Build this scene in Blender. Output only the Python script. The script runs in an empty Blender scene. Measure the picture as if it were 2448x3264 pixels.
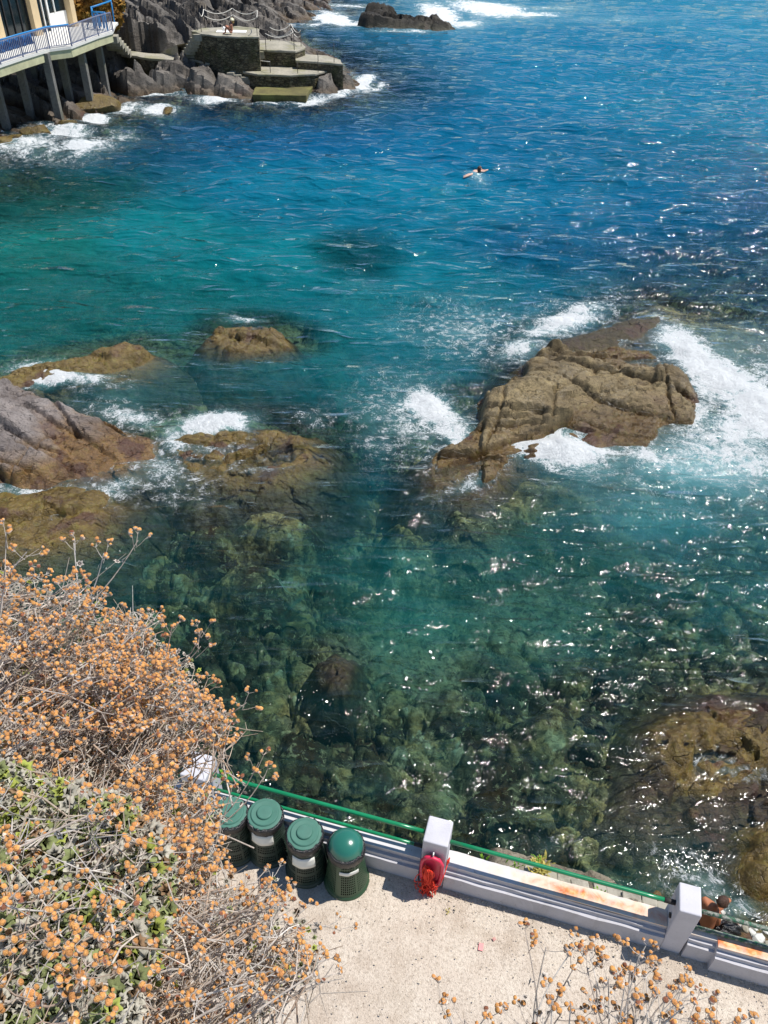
import bpy, bmesh, math, random
import numpy as np
from mathutils import Vector, Matrix
random.seed(7); rng = np.random.default_rng(7)
sc = bpy.context.scene
# ---------------------------------------------------------------- camera
F, CX, CY = 2562., 1224., 1632.
PITCH, ROLL, H = math.radians(39.8), math.radians(1.4), 14.
_f = np.array([0, math.cos(PITCH), -math.sin(PITCH)]); _r = np.array([1., 0, 0]); _u = np.cross(_r, _f)
_c, _s = math.cos(ROLL), math.sin(ROLL)
CR, CU = _r*_c+_u*_s, -_r*_s+_u*_c
CAM = np.array([0, 0, H])
cam = bpy.data.cameras.new('camera'); camo = bpy.data.objects.new('camera', cam); sc.collection.objects.link(camo)
cam.sensor_fit = 'VERTICAL'; cam.sensor_height = 36; cam.sensor_width = 27; cam.lens = 36*F/3264
cam.clip_start = 0.1; cam.clip_end = 20000
M4 = Matrix(((CR[0], CU[0], -_f[0], 0), (CR[1], CU[1], -_f[1], 0), (CR[2], CU[2], -_f[2], H), (0, 0, 0, 1)))
camo.matrix_world = M4; sc.camera = camo
sc.render.resolution_x, sc.render.resolution_y = 768, 1024
# ---------------------------------------------------------------- light
SUN_EL, SUN_AZ = math.radians(63.5), math.radians(75)
w = bpy.data.worlds.new('World'); sc.world = w; w.use_nodes = True
nt = w.node_tree; nt.nodes.clear()
sky = nt.nodes.new('ShaderNodeTexSky'); sky.sky_type = 'NISHITA'; sky.sun_disc = False
sky.sun_elevation = SUN_EL; sky.sun_rotation = SUN_AZ; sky.altitude = 10; sky.dust_density = 0.0; sky.ozone_density = 3.0
bg = nt.nodes.new('ShaderNodeBackground'); bg.inputs[1].default_value = 0.095
wo = nt.nodes.new('ShaderNodeOutputWorld'); nt.links.new(sky.outputs[0], bg.inputs[0]); nt.links.new(bg.outputs[0], wo.inputs[0])
sl = bpy.data.lights.new('sun', 'SUN'); sl.energy = 5.0; sl.angle = math.radians(0.5); sl.color = (1, .955, .89)
so = bpy.data.objects.new('sun', sl); sc.collection.objects.link(so)
sd = Vector((math.sin(SUN_AZ)*math.cos(SUN_EL), math.cos(SUN_AZ)*math.cos(SUN_EL), math.sin(SUN_EL)))
so.rotation_euler = sd.to_track_quat('Z', 'Y').to_euler(); so.location = (30, 20, 60)
vs = sc.view_settings; vs.view_transform = 'Standard'; vs.look = 'None'; vs.exposure = 0.18; vs.gamma = 1
sc.render.engine = 'CYCLES'; cy = sc.cycles
cy.use_denoising = True; cy.max_bounces = 6; cy.diffuse_bounces = 3; cy.glossy_bounces = 3; cy.transparent_max_bounces = 12
cy.sample_clamp_indirect = 3; cy.caustics_reflective = False; cy.caustics_refractive = False

# ---------------------------------------------------------------- helpers
def ray(px, py): return _f+CR*((px-CX)/F)-CU*((py-CY)/F)
def P(px, py, z):
    d = ray(px, py); t = (z-H)/d[2]; return CAM+d*t
def Q(px, py, dist):                      # point at a distance along the view ray
    d = ray(px, py); return CAM+d/np.linalg.norm(d)*dist
def proj(X, Y, Z):
    vx, vy, vz = X, Y, Z-H
    ww = vx*_f[0]+vy*_f[1]+vz*_f[2]; ww = np.where(ww < .05, .05, ww)
    return CX+F*(vx*CR[0]+vy*CR[1]+vz*CR[2])/ww, CY-F*(vx*CU[0]+vy*CU[1]+vz*CU[2])/ww
def srgb(r, g, b):
    f = lambda c: (c/255/12.92 if c/255 <= .04045 else ((c/255+.055)/1.055)**2.4)
    return (f(r), f(g), f(b), 1)
COL = sc.collection
def tag(o, label=None, cat=None, group=None, kind=None):
    if label: o['label'] = label
    if cat: o['category'] = cat
    if group: o['group'] = group
    if kind: o['kind'] = kind
    elif cat: o['kind'] = 'thing'
    return o
def empty(name, loc, label, cat, group=None):
    o = bpy.data.objects.new(name, None); COL.objects.link(o); o.location = tuple(map(float, loc)); o.empty_display_size = .2
    return tag(o, label, cat, group)
def link(name, me, parent=None, mats=()):
    o = bpy.data.objects.new(name, me); COL.objects.link(o)
    for m in mats: me.materials.append(m)
    if parent is not None:
        o.parent = parent; o.matrix_parent_inverse = Matrix.Translation(-Vector(parent.location)) if parent.parent is None else parent.matrix_parent_inverse.copy()
    return o
def fastmesh(name, V, Fs, smooth=True):
    V = np.asarray(V, dtype=np.float32); Fs = np.asarray(Fs, dtype=np.int32)
    me = bpy.data.meshes.new(name); k = Fs.shape[1]
    me.vertices.add(len(V)); me.vertices.foreach_set('co', V.ravel())
    me.loops.add(Fs.size); me.loops.foreach_set('vertex_index', Fs.ravel())
    me.polygons.add(len(Fs)); me.polygons.foreach_set('loop_start', np.arange(0, Fs.size, k, dtype=np.int32))
    me.polygons.foreach_set('loop_total', np.full(len(Fs), k, dtype=np.int32))
    me.update(calc_edges=True); me.validate()
    me.polygons.foreach_set('use_smooth', np.full(len(me.polygons), smooth)); return me
def fattr(me, name, vals):
    a = me.attributes.new(name, 'FLOAT', 'POINT'); a.data.foreach_set('value', np.asarray(vals, dtype=np.float32).ravel())
def cattr(me, name, vals):
    v = np.ones((len(vals), 4), dtype=np.float32); v[:, :3] = vals
    a = me.attributes.new(name, 'FLOAT_COLOR', 'POINT'); a.data.foreach_set('color', v.ravel())
def sharp(me, deg=32):
    me.set_sharp_from_angle(angle=math.radians(deg))
def bedding(X, Y, z, tx, ty, q, st, s=0):     # tilted layers that break off in ledges
    b = z+tx*X+ty*Y+.55*q*fbm(X*.35, Y*.35, 3, s)+.25*q*fbm(X*2, Y*2, 3, s+3); k = np.floor(b/q); f = b/q-k; lim = .62+.25*_h(k, k*0, s); return z+((k+sstep(lim, np.minimum(lim+.14, 1), f)*1.0)*q-b)*st
def faults(X, Y, cx, cy, rad, n, ang, step, groove, seed, spread=.35):
    r_ = np.random.default_rng(seed); z = np.zeros_like(X); wx = X+.12*fbm(X*1.3, Y*1.3, 3, seed); wy = Y+.12*fbm(X*1.3, Y*1.3, 3, seed+5)
    for i in range(n):
        a = ang+r_.normal(0, spread*.5)+(0 if i % 3 else 1.35+r_.normal(0, .3)); px, py = cx+r_.uniform(-1, 1)*rad, cy+r_.uniform(-1, 1)*rad; nx, ny = -math.sin(a), math.cos(a)
        d = (wx-px)*nx+(wy-py)*ny; t = (wx-px)*ny*-1*-1+(wy-py)*-nx; L = rad*r_.uniform(.25, .9); win = sstep(1, .8, np.abs((wx-px)*math.cos(a)+(wy-py)*math.sin(a))/L); stp = step*r_.normal(0, 1)
        z += win*(stp*(sstep(-.06, .06, d)-.5)*np.exp(-np.abs(d)/(rad*.3))*1.6-groove*r_.uniform(.3, 1)*np.exp(-(d/.045)**2))
    return z
class MB:
    def __init__(s): s.v = []; s.f = []; s.m = []; s.sm = []; s.c = []
    def add(s, V, Fs, m=0, smooth=False, col=None):
        b = len(s.v); s.v += [tuple(map(float, p)) for p in V]
        s.f += [tuple(b+i for i in f) for f in Fs]; s.m += [m]*len(Fs); s.sm += [smooth]*len(Fs)
        s.c += [col or (1, 1, 1)]*len(V)
    def box(s, c, size, ax=None, m=0):
        ax = ax or ((1, 0, 0), (0, 1, 0), (0, 0, 1)); c = np.array(c, float)
        A = [np.array(a, float)*d/2 for a, d in zip(ax, size)]
        V = [c+A[0]*i+A[1]*j+A[2]*k for k in (-1, 1) for j in (-1, 1) for i in (-1, 1)]
        s.add(V, [(0, 2, 3, 1), (4, 5, 7, 6), (0, 1, 5, 4), (2, 6, 7, 3), (0, 4, 6, 2), (1, 3, 7, 5)], m)
    def bar(s, a, b, wd, ht, m=0):           # box beam from a to b
        a = np.array(a, float); b = np.array(b, float); d = b-a; L = np.linalg.norm(d); d = d/L
        up = np.array([0, 0, 1.]) if abs(d[2]) < .9 else np.array([0, 1., 0]); x = np.cross(d, up); x /= np.linalg.norm(x); y = np.cross(x, d)
        s.box((a+b)/2, (L, wd, ht), (d, x, y), m)
    def prism(s, poly, z0, z1, m=0, mtop=None):
        n = len(poly); V = [(p[0], p[1], z0) for p in poly]+[(p[0], p[1], z1) for p in poly]
        ar = sum(poly[i][0]*poly[(i+1) % n][1]-poly[(i+1) % n][0]*poly[i][1] for i in range(n))
        idx = list(range(n)) if ar > 0 else list(range(n))[::-1]
        s.add(V, [tuple(idx[::-1])]+[(idx[i], idx[(i+1) % n], idx[(i+1) % n]+n, idx[i]+n) for i in range(n)], m)
        b = len(s.v)-2*n; s.f.append(tuple(b+i+n for i in idx)); s.m.append(m if mtop is None else mtop); s.sm.append(False)
    def tube(s, pts, r, n=6, m=0, col=None, cap=True, smooth=True):
        pts = [np.array(p, float) for p in pts]; k = len(pts); rs = r if hasattr(r, '__len__') else [r]*k
        V = []; Fs = []; up = None
        for i, p in enumerate(pts):
            d = pts[min(i+1, k-1)]-pts[max(i-1, 0)]; d = d/(np.linalg.norm(d)+1e-12)
            if up is None:
                up = np.cross(d, [0, 0, 1.]);
                if np.linalg.norm(up) < .1: up = np.cross(d, [0, 1., 0])
            up = up-d*np.dot(up, d); up /= np.linalg.norm(up)+1e-12; q = np.cross(d, up)
            for j in range(n):
                a = 2*math.pi*j/n; V.append(p+rs[i]*(math.cos(a)*up+math.sin(a)*q))
        for i in range(k-1):
            for j in range(n): Fs.append((i*n+j, i*n+(j+1) % n, (i+1)*n+(j+1) % n, (i+1)*n+j))
        if cap: Fs += [tuple(range(n))[::-1], tuple((k-1)*n+j for j in range(n))]
        s.add(V, Fs, m, smooth, col)
    def lathe(s, prof, c, n=40, m=0, smooth=True):
        V = []; Fs = []; k = len(prof)
        for r, z in prof:
            for j in range(n):
                a = 2*math.pi*j/n; V.append((c[0]+r*math.cos(a), c[1]+r*math.sin(a), c[2]+z))
        for i in range(k-1):
            for j in range(n): Fs.append((i*n+j, i*n+(j+1) % n, (i+1)*n+(j+1) % n, (i+1)*n+j))
        s.add(V, Fs, m, smooth)
    def build(s, name, mats, parent=None, bevel=0, seg=2):
        me = bpy.data.meshes.new(name); me.from_pydata(s.v, [], s.f); me.update()
        me.polygons.foreach_set('material_index', s.m); me.polygons.foreach_set('use_smooth', s.sm)
        if any(c != (1, 1, 1) for c in s.c): cattr(me, 'tone', np.array(s.c))
        o = link(name, me, parent, mats if isinstance(mats, (list, tuple)) else [mats])
        if bevel:
            b = o.modifiers.new('bevel', 'BEVEL'); b.width = bevel; b.segments = seg; b.limit_method = 'ANGLE'
        return o

# numpy noise
def _h(i, j, s):
    n = (i.astype(np.int64)*374761393+j.astype(np.int64)*668265263+s*1442695041) & 0xffffffff
    n = ((n ^ (n >> 13))*1274126177) & 0xffffffff; n = n ^ (n >> 16); n = (n*2246822519) & 0xffffffff
    return ((n ^ (n >> 15)) & 0xffffff)/float(0xffffff)
def vnoise(x, y, s=0):
    i, j = np.floor(x), np.floor(y); u, v = x-i, y-j; u = u*u*u*(u*(u*6-15)+10); v = v*v*v*(v*(v*6-15)+10)
    a, b, c, d = _h(i, j, s), _h(i+1, j, s), _h(i, j+1, s), _h(i+1, j+1, s)
    return (a+(b-a)*u)*(1-v)+(c+(d-c)*u)*v
def fbm(x, y, o=4, s=0, g=.5):
    t = 0; A = 1; N = 0
    for k in range(o): t = t+A*(vnoise(x*2**k+17*k, y*2**k-9*k, s+k)-.5)*2; N += A; A *= g
    return t/N
def voro(x, y, s=0):
    i0, j0 = np.floor(x), np.floor(y); d1 = np.full(x.shape, 9.); d2 = np.full(x.shape, 9.); cx = np.zeros_like(x); cy_ = np.zeros_like(x); r = np.zeros_like(x); r2 = np.zeros_like(x); r3 = np.zeros_like(x)
    for a in (-1, 0, 1):
        for b in (-1, 0, 1):
            i, j = i0+a, j0+b; px = i+_h(i, j, s+1); py = j+_h(i, j, s+2); d = np.hypot(x-px, y-py)
            n = d < d1; d2 = np.where(n, d1, np.minimum(d2, d)); d1 = np.where(n, d, d1)
            cx = np.where(n, px, cx); cy_ = np.where(n, py, cy_)
            r = np.where(n, _h(i, j, s+3), r); r2 = np.where(n, _h(i, j, s+4), r2); r3 = np.where(n, _h(i, j, s+5), r3)
    return d1, d2, x-cx, y-cy_, r, r2, r3
def sstep(a, b, x): t = np.clip((x-a)/(b-a), 0, 1); return t*t*(3-2*t)
def poly_sd(X, Y, poly):                   # signed distance, positive inside
    d = np.full(X.shape, 1e9); ins = np.zeros(X.shape, bool); n = len(poly)
    for i in range(n):
        ax, ay = poly[i][:2]; bx, by = poly[(i+1) % n][:2]; ex, ey = bx-ax, by-ay
        t = np.clip(((X-ax)*ex+(Y-ay)*ey)/(ex*ex+ey*ey+1e-12), 0, 1); d = np.minimum(d, np.hypot(X-ax-t*ex, Y-ay-t*ey))
        cond = ((ay > Y) != (by > Y)) & (X < (bx-ax)*(Y-ay)/((by-ay) if by != ay else 1e-12)+ax); ins ^= cond
    return np.where(ins, d, -d)
def shep(X, Y, pts, e=.6, p=1.6):
    nn = np.zeros(X.shape); ws = np.zeros(X.shape)
    for x, y, z in pts:
        wt = 1/((X-x)**2+(Y-y)**2+e*e)**p; nn += wt*z; ws += wt
    return nn/ws
def rocky(X, Y, ang, la, lc, amp, s):       # blocky tilted slabs with cracks between
    c, sn = math.cos(ang), math.sin(ang); u = (X*c+Y*sn)/la; v = (-X*sn+Y*c)/lc
    u = u+fbm(X/lc*.6, Y/lc*.6, 2, s)*.25; v = v+fbm(X/lc*.6, Y/lc*.6, 2, s+9)*.25
    d1, d2, dx, dy, r, r2, r3 = voro(u, v, s)
    crack = -np.exp(-((d2-d1)/.07)**2)
    return amp*((r-.5)*.9+(r2-.5)*dx*1.3+(r3-.5)*dy*1.6+crack*.5*(r3 > .3))

# ---------------------------------------------------------------- materials
class NT:
    def __init__(s, name):
        s.m = bpy.data.materials.new(name); s.m.use_nodes = True; s.t = s.m.node_tree; s.t.nodes.clear()
        s.out = s.n('OutputMaterial')
    def n(s, typ, **k):
        nd = s.t.nodes.new('ShaderNode'+typ)
        for a, b in k.items(): setattr(nd, a, b)
        return nd
    def l(s, a, b): s.t.links.new(a, b)
    def val(s, nd, i, v):
        if isinstance(v, bpy.types.NodeSocket): s.l(v, nd.inputs[i])
        else: nd.inputs[i].default_value = v
    def math(s, op, a, b=None, clamp=False):
        nd = s.n('Math', operation=op); nd.use_clamp = clamp; s.val(nd, 0, a)
        if b is not None: s.val(nd, 1, b)
        return nd.outputs[0]
    def mix(s, f, a, b, bt='MIX'):
        nd = s.n('Mix', data_type='RGBA', blend_type=bt); s.val(nd, 0, f); s.val(nd, 6, a); s.val(nd, 7, b); return nd.outputs[2]
    def ramp(s, f, stops, interp='LINEAR'):
        nd = s.n('ValToRGB'); r = nd.color_ramp; r.interpolation = interp
        while len(r.elements) < len(stops): r.elements.new(.5)
        for e, (p, c) in zip(r.elements, stops):
            e.position = p; e.color = c if hasattr(c, '__len__') else (c, c, c, 1)
        s.l(f, nd.inputs[0]); return nd.outputs[0]
    def noise(s, vec, scale, detail=4, rough=.55, dist=0, out=0):
        nd = s.n('TexNoise'); s.l(vec, nd.inputs['Vector']); nd.inputs['Scale'].default_value = scale; nd.inputs['Detail'].default_value = detail
        nd.inputs['Roughness'].default_value = rough; nd.inputs['Distortion'].default_value = dist; return nd.outputs[out]
    def voro(s, vec, scale, feature='F1', rand=1):
        nd = s.n('TexVoronoi', feature=feature); s.l(vec, nd.inputs['Vector']); nd.inputs['Scale'].default_value = scale; nd.inputs['Randomness'].default_value = rand; return nd
    def pos(s, scale=(1, 1, 1), rot=(0, 0, 0)):
        g = s.n('NewGeometry'); mp = s.n('Mapping'); s.l(g.outputs['Position'], mp.inputs[0]); mp.inputs['Scale'].default_value = scale; mp.inputs['Rotation'].default_value = rot; return mp.outputs[0]
    def bump(s, h, st, dist=.02, normal=None):
        nd = s.n('Bump'); nd.inputs['Strength'].default_value = st; nd.inputs['Distance'].default_value = dist; s.l(h, nd.inputs['Height'])
        if normal: s.l(normal, nd.inputs['Normal'])
        return nd.outputs[0]
    def attr(s, name, out='Fac'): nd = s.n('Attribute', attribute_name=name); return nd.outputs[out]
    def bsdf(s, col, rough=.7, normal=None, metal=0, spec=.5):
        nd = s.n('BsdfPrincipled'); s.val(nd, 'Base Color', col); s.val(nd, 'Roughness', rough); nd.inputs['Metallic'].default_value = metal
        nd.inputs['Specular IOR Level'].default_value = spec
        if normal: s.l(normal, nd.inputs['Normal'])
        return nd.outputs[0]
    def done(s, sh): s.l(sh, s.out.inputs[0]); return s.m
def plain(name, c, rough=.6, var=.15, sc_=8, metal=0, bump=.1, spec=.5):
    t = NT(name); p = t.pos(); n = t.noise(p, sc_, 5)
    c = srgb(*c); d = tuple(x*(1-var) for x in c[:3])+(1,); e = tuple(min(1, x*(1+var)) for x in c[:3])+(1,)
    col = t.ramp(n, [(.3, d), (.7, e)]); return t.done(t.bsdf(col, rough, t.bump(t.noise(p, sc_*6, 4), bump, .01), metal, spec))

def rock_mat(name, dry, dry2, alg=(srgb(120, 92, 45), srgb(98, 88, 38)), zb=.35, zw=.35, spark=.35, stain=None, bscale=1.0, wetness=0):
    t = NT(name); p = t.pos()
    n1 = t.noise(p, .9*bscale, 6, .6); n2 = t.noise(p, 5*bscale, 6, .7); n3 = t.noise(p, 22*bscale, 5, .7)
    base = t.ramp(n1, [(.32, dry), (.66, dry2)])
    base = t.mix(t.ramp(n2, [(.35, .5), (.65, 0)]), base, tuple(x*.55 for x in dry[:3])+(1,))
    if stain: base = t.mix(t.ramp(t.noise(p, 1.7*bscale, 3), [(.52, 0), (.62, .8)]), base, stain)
    al = t.ramp(n2, [(.3, tuple(x*.45 for x in alg[0][:3])+(1,)), (.5, alg[0]), (.68, alg[1])])
    al = t.mix(t.ramp(n1, [(.55, 0), (.62, .75)]), al, srgb(78, 48, 42))
    sep = t.n('SeparateXYZ'); g = t.n('NewGeometry'); t.l(g.outputs['Position'], sep.inputs[0])
    z = t.math('ADD', sep.outputs[2], t.math('MULTIPLY', t.math('SUBTRACT', n1, .5), -1.1*zw))
    f = t.n('MapRange'); t.l(z, f.inputs[0]); f.inputs[1].default_value = zb-zw*.5; f.inputs[2].default_value = zb+zw*.5; f.inputs[3].default_value = 1; f.inputs[4].default_value = 0
    col = t.mix(f.outputs[0], base, al)
    col = t.mix(t.ramp(n3, [(.36, .55), (.5, 0)]), col, (.01, .009, .007, 1))
    wd = t.n('MapRange'); t.l(z, wd.inputs[0]); wd.inputs[1].default_value = -.45; wd.inputs[2].default_value = -.05; wd.inputs[3].default_value = .8; wd.inputs[4].default_value = 0; col = t.mix(wd.outputs[0], col, t.ramp(n2, [(.35, srgb(30, 28, 20)), (.5, srgb(56, 54, 36)), (.66, srgb(86, 86, 56))]))
    col = t.mix(t.ramp(t.noise(p, .55*bscale, 5, .6, .6), [(.40, .55), (.56, 0)]), col, t.mix(1, col, (.55, .5, .46, 1), 'MULTIPLY'))
    rough = t.n('MapRange'); t.l(t.math('MAXIMUM', f.outputs[0], t.ramp(t.noise(p, 1.1*bscale, 4), [(.5, 0), (.6, wetness)])), rough.inputs[0]); rough.inputs[3].default_value = .75; rough.inputs[4].default_value = spark
    cr = t.voro(t.pos((1*bscale, .45*bscale, 1*bscale), (0, 0, .5)), 1.6, 'DISTANCE_TO_EDGE').outputs[0]
    hgt = t.math('ADD', t.math('MULTIPLY', n2, .6), t.math('MULTIPLY', n3, .35)); hgt = t.math('ADD', hgt, t.math('MULTIPLY', t.ramp(cr, [(0, -.22), (.03, 0)]), t.ramp(n1, [(.45, 0), (.6, 1)])))
    cr2 = t.voro(t.pos((.5*bscale, 1.6*bscale, 1*bscale), (0, 0, .35)), 3.4, 'DISTANCE_TO_EDGE').outputs[0]; jm = t.math('MULTIPLY', t.ramp(cr2, [(0, 1), (.02, 0)]), t.ramp(t.noise(p, 1.9*bscale, 3), [(.46, 0), (.56, 1)]))
    col = t.mix(t.math('MULTIPLY', jm, .75), col, (.008, .007, .005, 1)); hgt = t.math('SUBTRACT', hgt, t.math('MULTIPLY', jm, .5))
    return t.done(t.bsdf(col, rough.outputs[0], t.bump(hgt, 1, .09/bscale)))
M_rock_mid = rock_mat('wet olive rock', srgb(106, 92, 66), srgb(162, 144, 104), (srgb(108, 84, 44), srgb(104, 94, 42)), .25, .3, .25, wetness=1)
M_rock_grey = rock_mat('grey slate rock', srgb(128, 120, 118), srgb(152, 143, 138), (srgb(128, 98, 60), srgb(122, 102, 50)), .5, .35, .35)
M_rock_brown = rock_mat('brown algae rock', srgb(104, 88, 50), srgb(142, 120, 66), (srgb(114, 94, 46), srgb(116, 106, 46)), .5, .5, .3)
M_rock_far = rock_mat('headland rock', srgb(88, 84, 80), srgb(142, 135, 126), (srgb(96, 74, 46), srgb(84, 74, 44)), .35, .7, .55, bscale=.6)
M_rock_dark = rock_mat('dark wet rock', srgb(52, 46, 38), srgb(74, 66, 50), (srgb(84, 74, 40), srgb(66, 44, 46)), .3, .6, .35, bscale=.5)

M_rock_weed = rock_mat('weedy drowned rock', srgb(60, 46, 30), srgb(84, 70, 40), (srgb(66, 50, 30), srgb(84, 76, 40)), 2, .3, .5)
def mk_seabed():
    t = NT('seabed'); p = t.pos(); tone = t.attr('tone', 'Color')
    n = t.noise(p, 7, 6, .7); n2 = t.noise(p, 1.3, 5, .6)
    c = t.mix(.8, tone, t.ramp(n, [(.3, (.35, .35, .35, 1)), (.5, (.85, .85, .8, 1)), (.7, (1.6, 1.55, 1.2, 1))]), 'MULTIPLY')
    c = t.mix(t.ramp(n2, [(.4, 0), (.62, .5)]), c, t.mix(1, tone, (.9, .75, .4, 1), 'MULTIPLY'))
    v = t.voro(p, 6.5); vd = t.voro(p, 6.5, 'DISTANCE_TO_EDGE').outputs[0]; c = t.mix(t.ramp(t.noise(p, 3.3, 5, .65, .8), [(.50, 0), (.60, .7)]), c, srgb(46, 40, 26)); c = t.mix(t.ramp(t.noise(p, 4.4, 5, .7, 1), [(.56, 0), (.64, .8)]), c, srgb(152, 150, 112))
    hh = t.math('ADD', t.math('MULTIPLY', n, .5), t.math('MULTIPLY', t.noise(p, 2.6, 6, .7, .6), 1.6)); return t.done(t.bsdf(c, .9, t.bump(hh, 1, .10), spec=.1))
M_seabed = mk_seabed()

def mk_water():
    t = NT('sea water'); d = t.attr('depth'); fo = t.attr('foam'); lace = t.attr('lace'); body = t.attr('body', 'Color')
    # wave normals
    pw = t.pos((.30, 1, 1), (0, 0, .05)); p = t.pos()
    a = t.noise(pw, 1.45, 2, .45, .35); b = t.noise(t.pos((.6, 1, 1), (0, 0, -.2)), 3.6, 2, .5, .5); c = t.noise(p, 12, 2, .5)
    h = t.math('ADD', t.math('MULTIPLY', t.math('SUBTRACT', .5, t.math('ABSOLUTE', t.math('SUBTRACT', a, .5))), .72), t.math('MULTIPLY', b, .085)); h = t.math('ADD', h, t.math('MULTIPLY', c, .027))
    nd = t.n('Bump'); nd.inputs['Strength'].default_value = 1; nd.inputs['Distance'].default_value = 1.0; t.l(h, nd.inputs['Height'])
    hs = t.n('Bump'); nrm = nd.outputs[0]
    nd.inputs['Strength'].default_value = .8
    def pw_(base): return t.math('POWER', base, t.math('MULTIPLY', d, 1.0))
    cmb = t.n('CombineColor'); 
    for i, bb in enumerate((.70, .87, .91)): t.l(pw_(bb), cmb.inputs[i])
    tr = t.n('BsdfTransparent'); t.l(cmb.outputs[0], tr.inputs[0])
    tur = t.attr('turb')
    fac = t.math('SUBTRACT', 1.0, t.math('POWER', 2.718, t.math('MULTIPLY', t.math('POWER', d, 1.6), -.105)), True)
    fac = t.math('MAXIMUM', fac, tur, True)
    df = t.n('BsdfDiffuse'); t.l(body, df.inputs[0]); t.l(nrm, df.inputs['Normal'])
    m1 = t.n('MixShader'); t.l(fac, m1.inputs[0]); t.l(tr.outputs[0], m1.inputs[1]); t.l(df.outputs[0], m1.inputs[2])
    gl = t.n('BsdfGlossy'); gl.inputs['Roughness'].default_value = .05; t.l(nrm, gl.inputs['Normal'])
    fr = t.n('Fresnel'); fr.inputs[0].default_value = 1.33; t.l(nrm, fr.inputs[1])
    m2 = t.n('MixShader'); t.l(fr.outputs[0], m2.inputs[0]); t.l(m1.outputs[0], m2.inputs[1]); t.l(gl.outputs[0], m2.inputs[2])
    # foam: clots where dense, a lace of threads where thin
    f1 = t.noise(p, 1.6, 8, .68, 1.2); f2 = t.noise(p, 8, 6, .75, 1.5)
    f3 = t.noise(p, .7, 3, .5)
    pat = t.math('ADD', t.math('MULTIPLY', f1, 1.1), t.math('MULTIPLY', f2, 1.0)); pat = t.math('SUBTRACT', t.math('ADD', pat, t.math('MULTIPLY', f3, .5)), .78)
    wv = t.n('VectorMath', operation='MULTIPLY_ADD'); nv = t.n('TexNoise'); t.l(p, nv.inputs['Vector']); nv.inputs['Scale'].default_value = 1.4; nv.inputs['Detail'].default_value = 4
    t.l(nv.outputs[1], wv.inputs[0]); wv.inputs[1].default_value = (.7, .7, .7); t.l(p, wv.inputs[2])
    v1 = t.math('MULTIPLY', t.math('ABSOLUTE', t.math('SUBTRACT', t.noise(p, 1.5, 4, .62, 2.2), .5)), 1.25); v2 = t.math('MULTIPLY', t.math('ABSOLUTE', t.math('SUBTRACT', t.noise(p, 4.2, 4, .65, 1.6), .5)), 1.7)
    th = t.math('SUBTRACT', .87, t.math('MULTIPLY', fo, .82))
    clot = t.math('DIVIDE', t.math('SUBTRACT', pat, th), .17, True)
    wl = t.math('MULTIPLY', lace, t.math('MULTIPLY', f1, .15))
    l1 = t.math('SUBTRACT', 1, t.math('DIVIDE', v1, t.math('ADD', wl, .0001)), True)
    l2 = t.math('MULTIPLY', t.math('SUBTRACT', 1, t.math('DIVIDE', v2, t.math('ADD', t.math('MULTIPLY', wl, 1.3), .0001)), True), .6)
    brk = t.ramp(t.noise(p, 3.1, 4, .6), [(.47, 0), (.6, 1)])
    lc = t.math('MULTIPLY', t.math('MAXIMUM', l1, l2), t.math('MULTIPLY', brk, t.math('MINIMUM', t.math('MULTIPLY', lace, 2.2), 1)), True)
    ff = t.math('MAXIMUM', clot, lc, True)
    fd = t.n('BsdfDiffuse'); fd.inputs[0].default_value = (.76, .79, .80, 1)
    bn = t.bump(pat, .9, .14); t.l(bn, fd.inputs['Normal'])
    m3 = t.n('MixShader'); t.l(ff, m3.inputs[0]); t.l(m2.outputs[0], m3.inputs[1]); t.l(fd.outputs[0], m3.inputs[2])
    t.t.nodes.remove(hs)
    return t.done(m3.outputs[0])
M_water = mk_water()

def mk_ground():
    t = NT('sandy concrete'); p = t.pos(); n = t.noise(p, 2.2, 7, .65); n2 = t.noise(p, 26, 5, .7); v = t.voro(p, 55).outputs[0]; v2 = t.voro(p, 21)
    c = t.ramp(n, [(.3, srgb(180, 165, 149)), (.5, srgb(198, 185, 170)), (.72, srgb(207, 196, 181))])
    c = t.mix(t.ramp(n2, [(.34, .55), (.52, 0)]), c, srgb(140, 126, 110))
    c = t.mix(t.ramp(t.noise(p, .9, 5, .6, .8), [(.50, 0), (.66, .55)]), c, srgb(166, 150, 132)); c = t.mix(t.ramp(t.noise(t.pos((1, 2.5, 1), (0, 0, .4)), 30, 3, .5, 2), [(.26, .6), (.33, 0)]), c, srgb(96, 82, 68))
    c = t.mix(t.ramp(v2.outputs[0], [(.10, .55), (.2, 0)]), c, srgb(226, 214, 196))
    c = t.mix(t.ramp(t.noise(p, 60, 2), [(.3, .6), (.4, 0)]), c, srgb(84, 70, 58))
    h = t.math('ADD', n2, t.math('MULTIPLY', v, -.6)); return t.done(t.bsdf(c, .95, t.bump(h, .8, .012), spec=.2))
M_ground = mk_ground()
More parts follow.
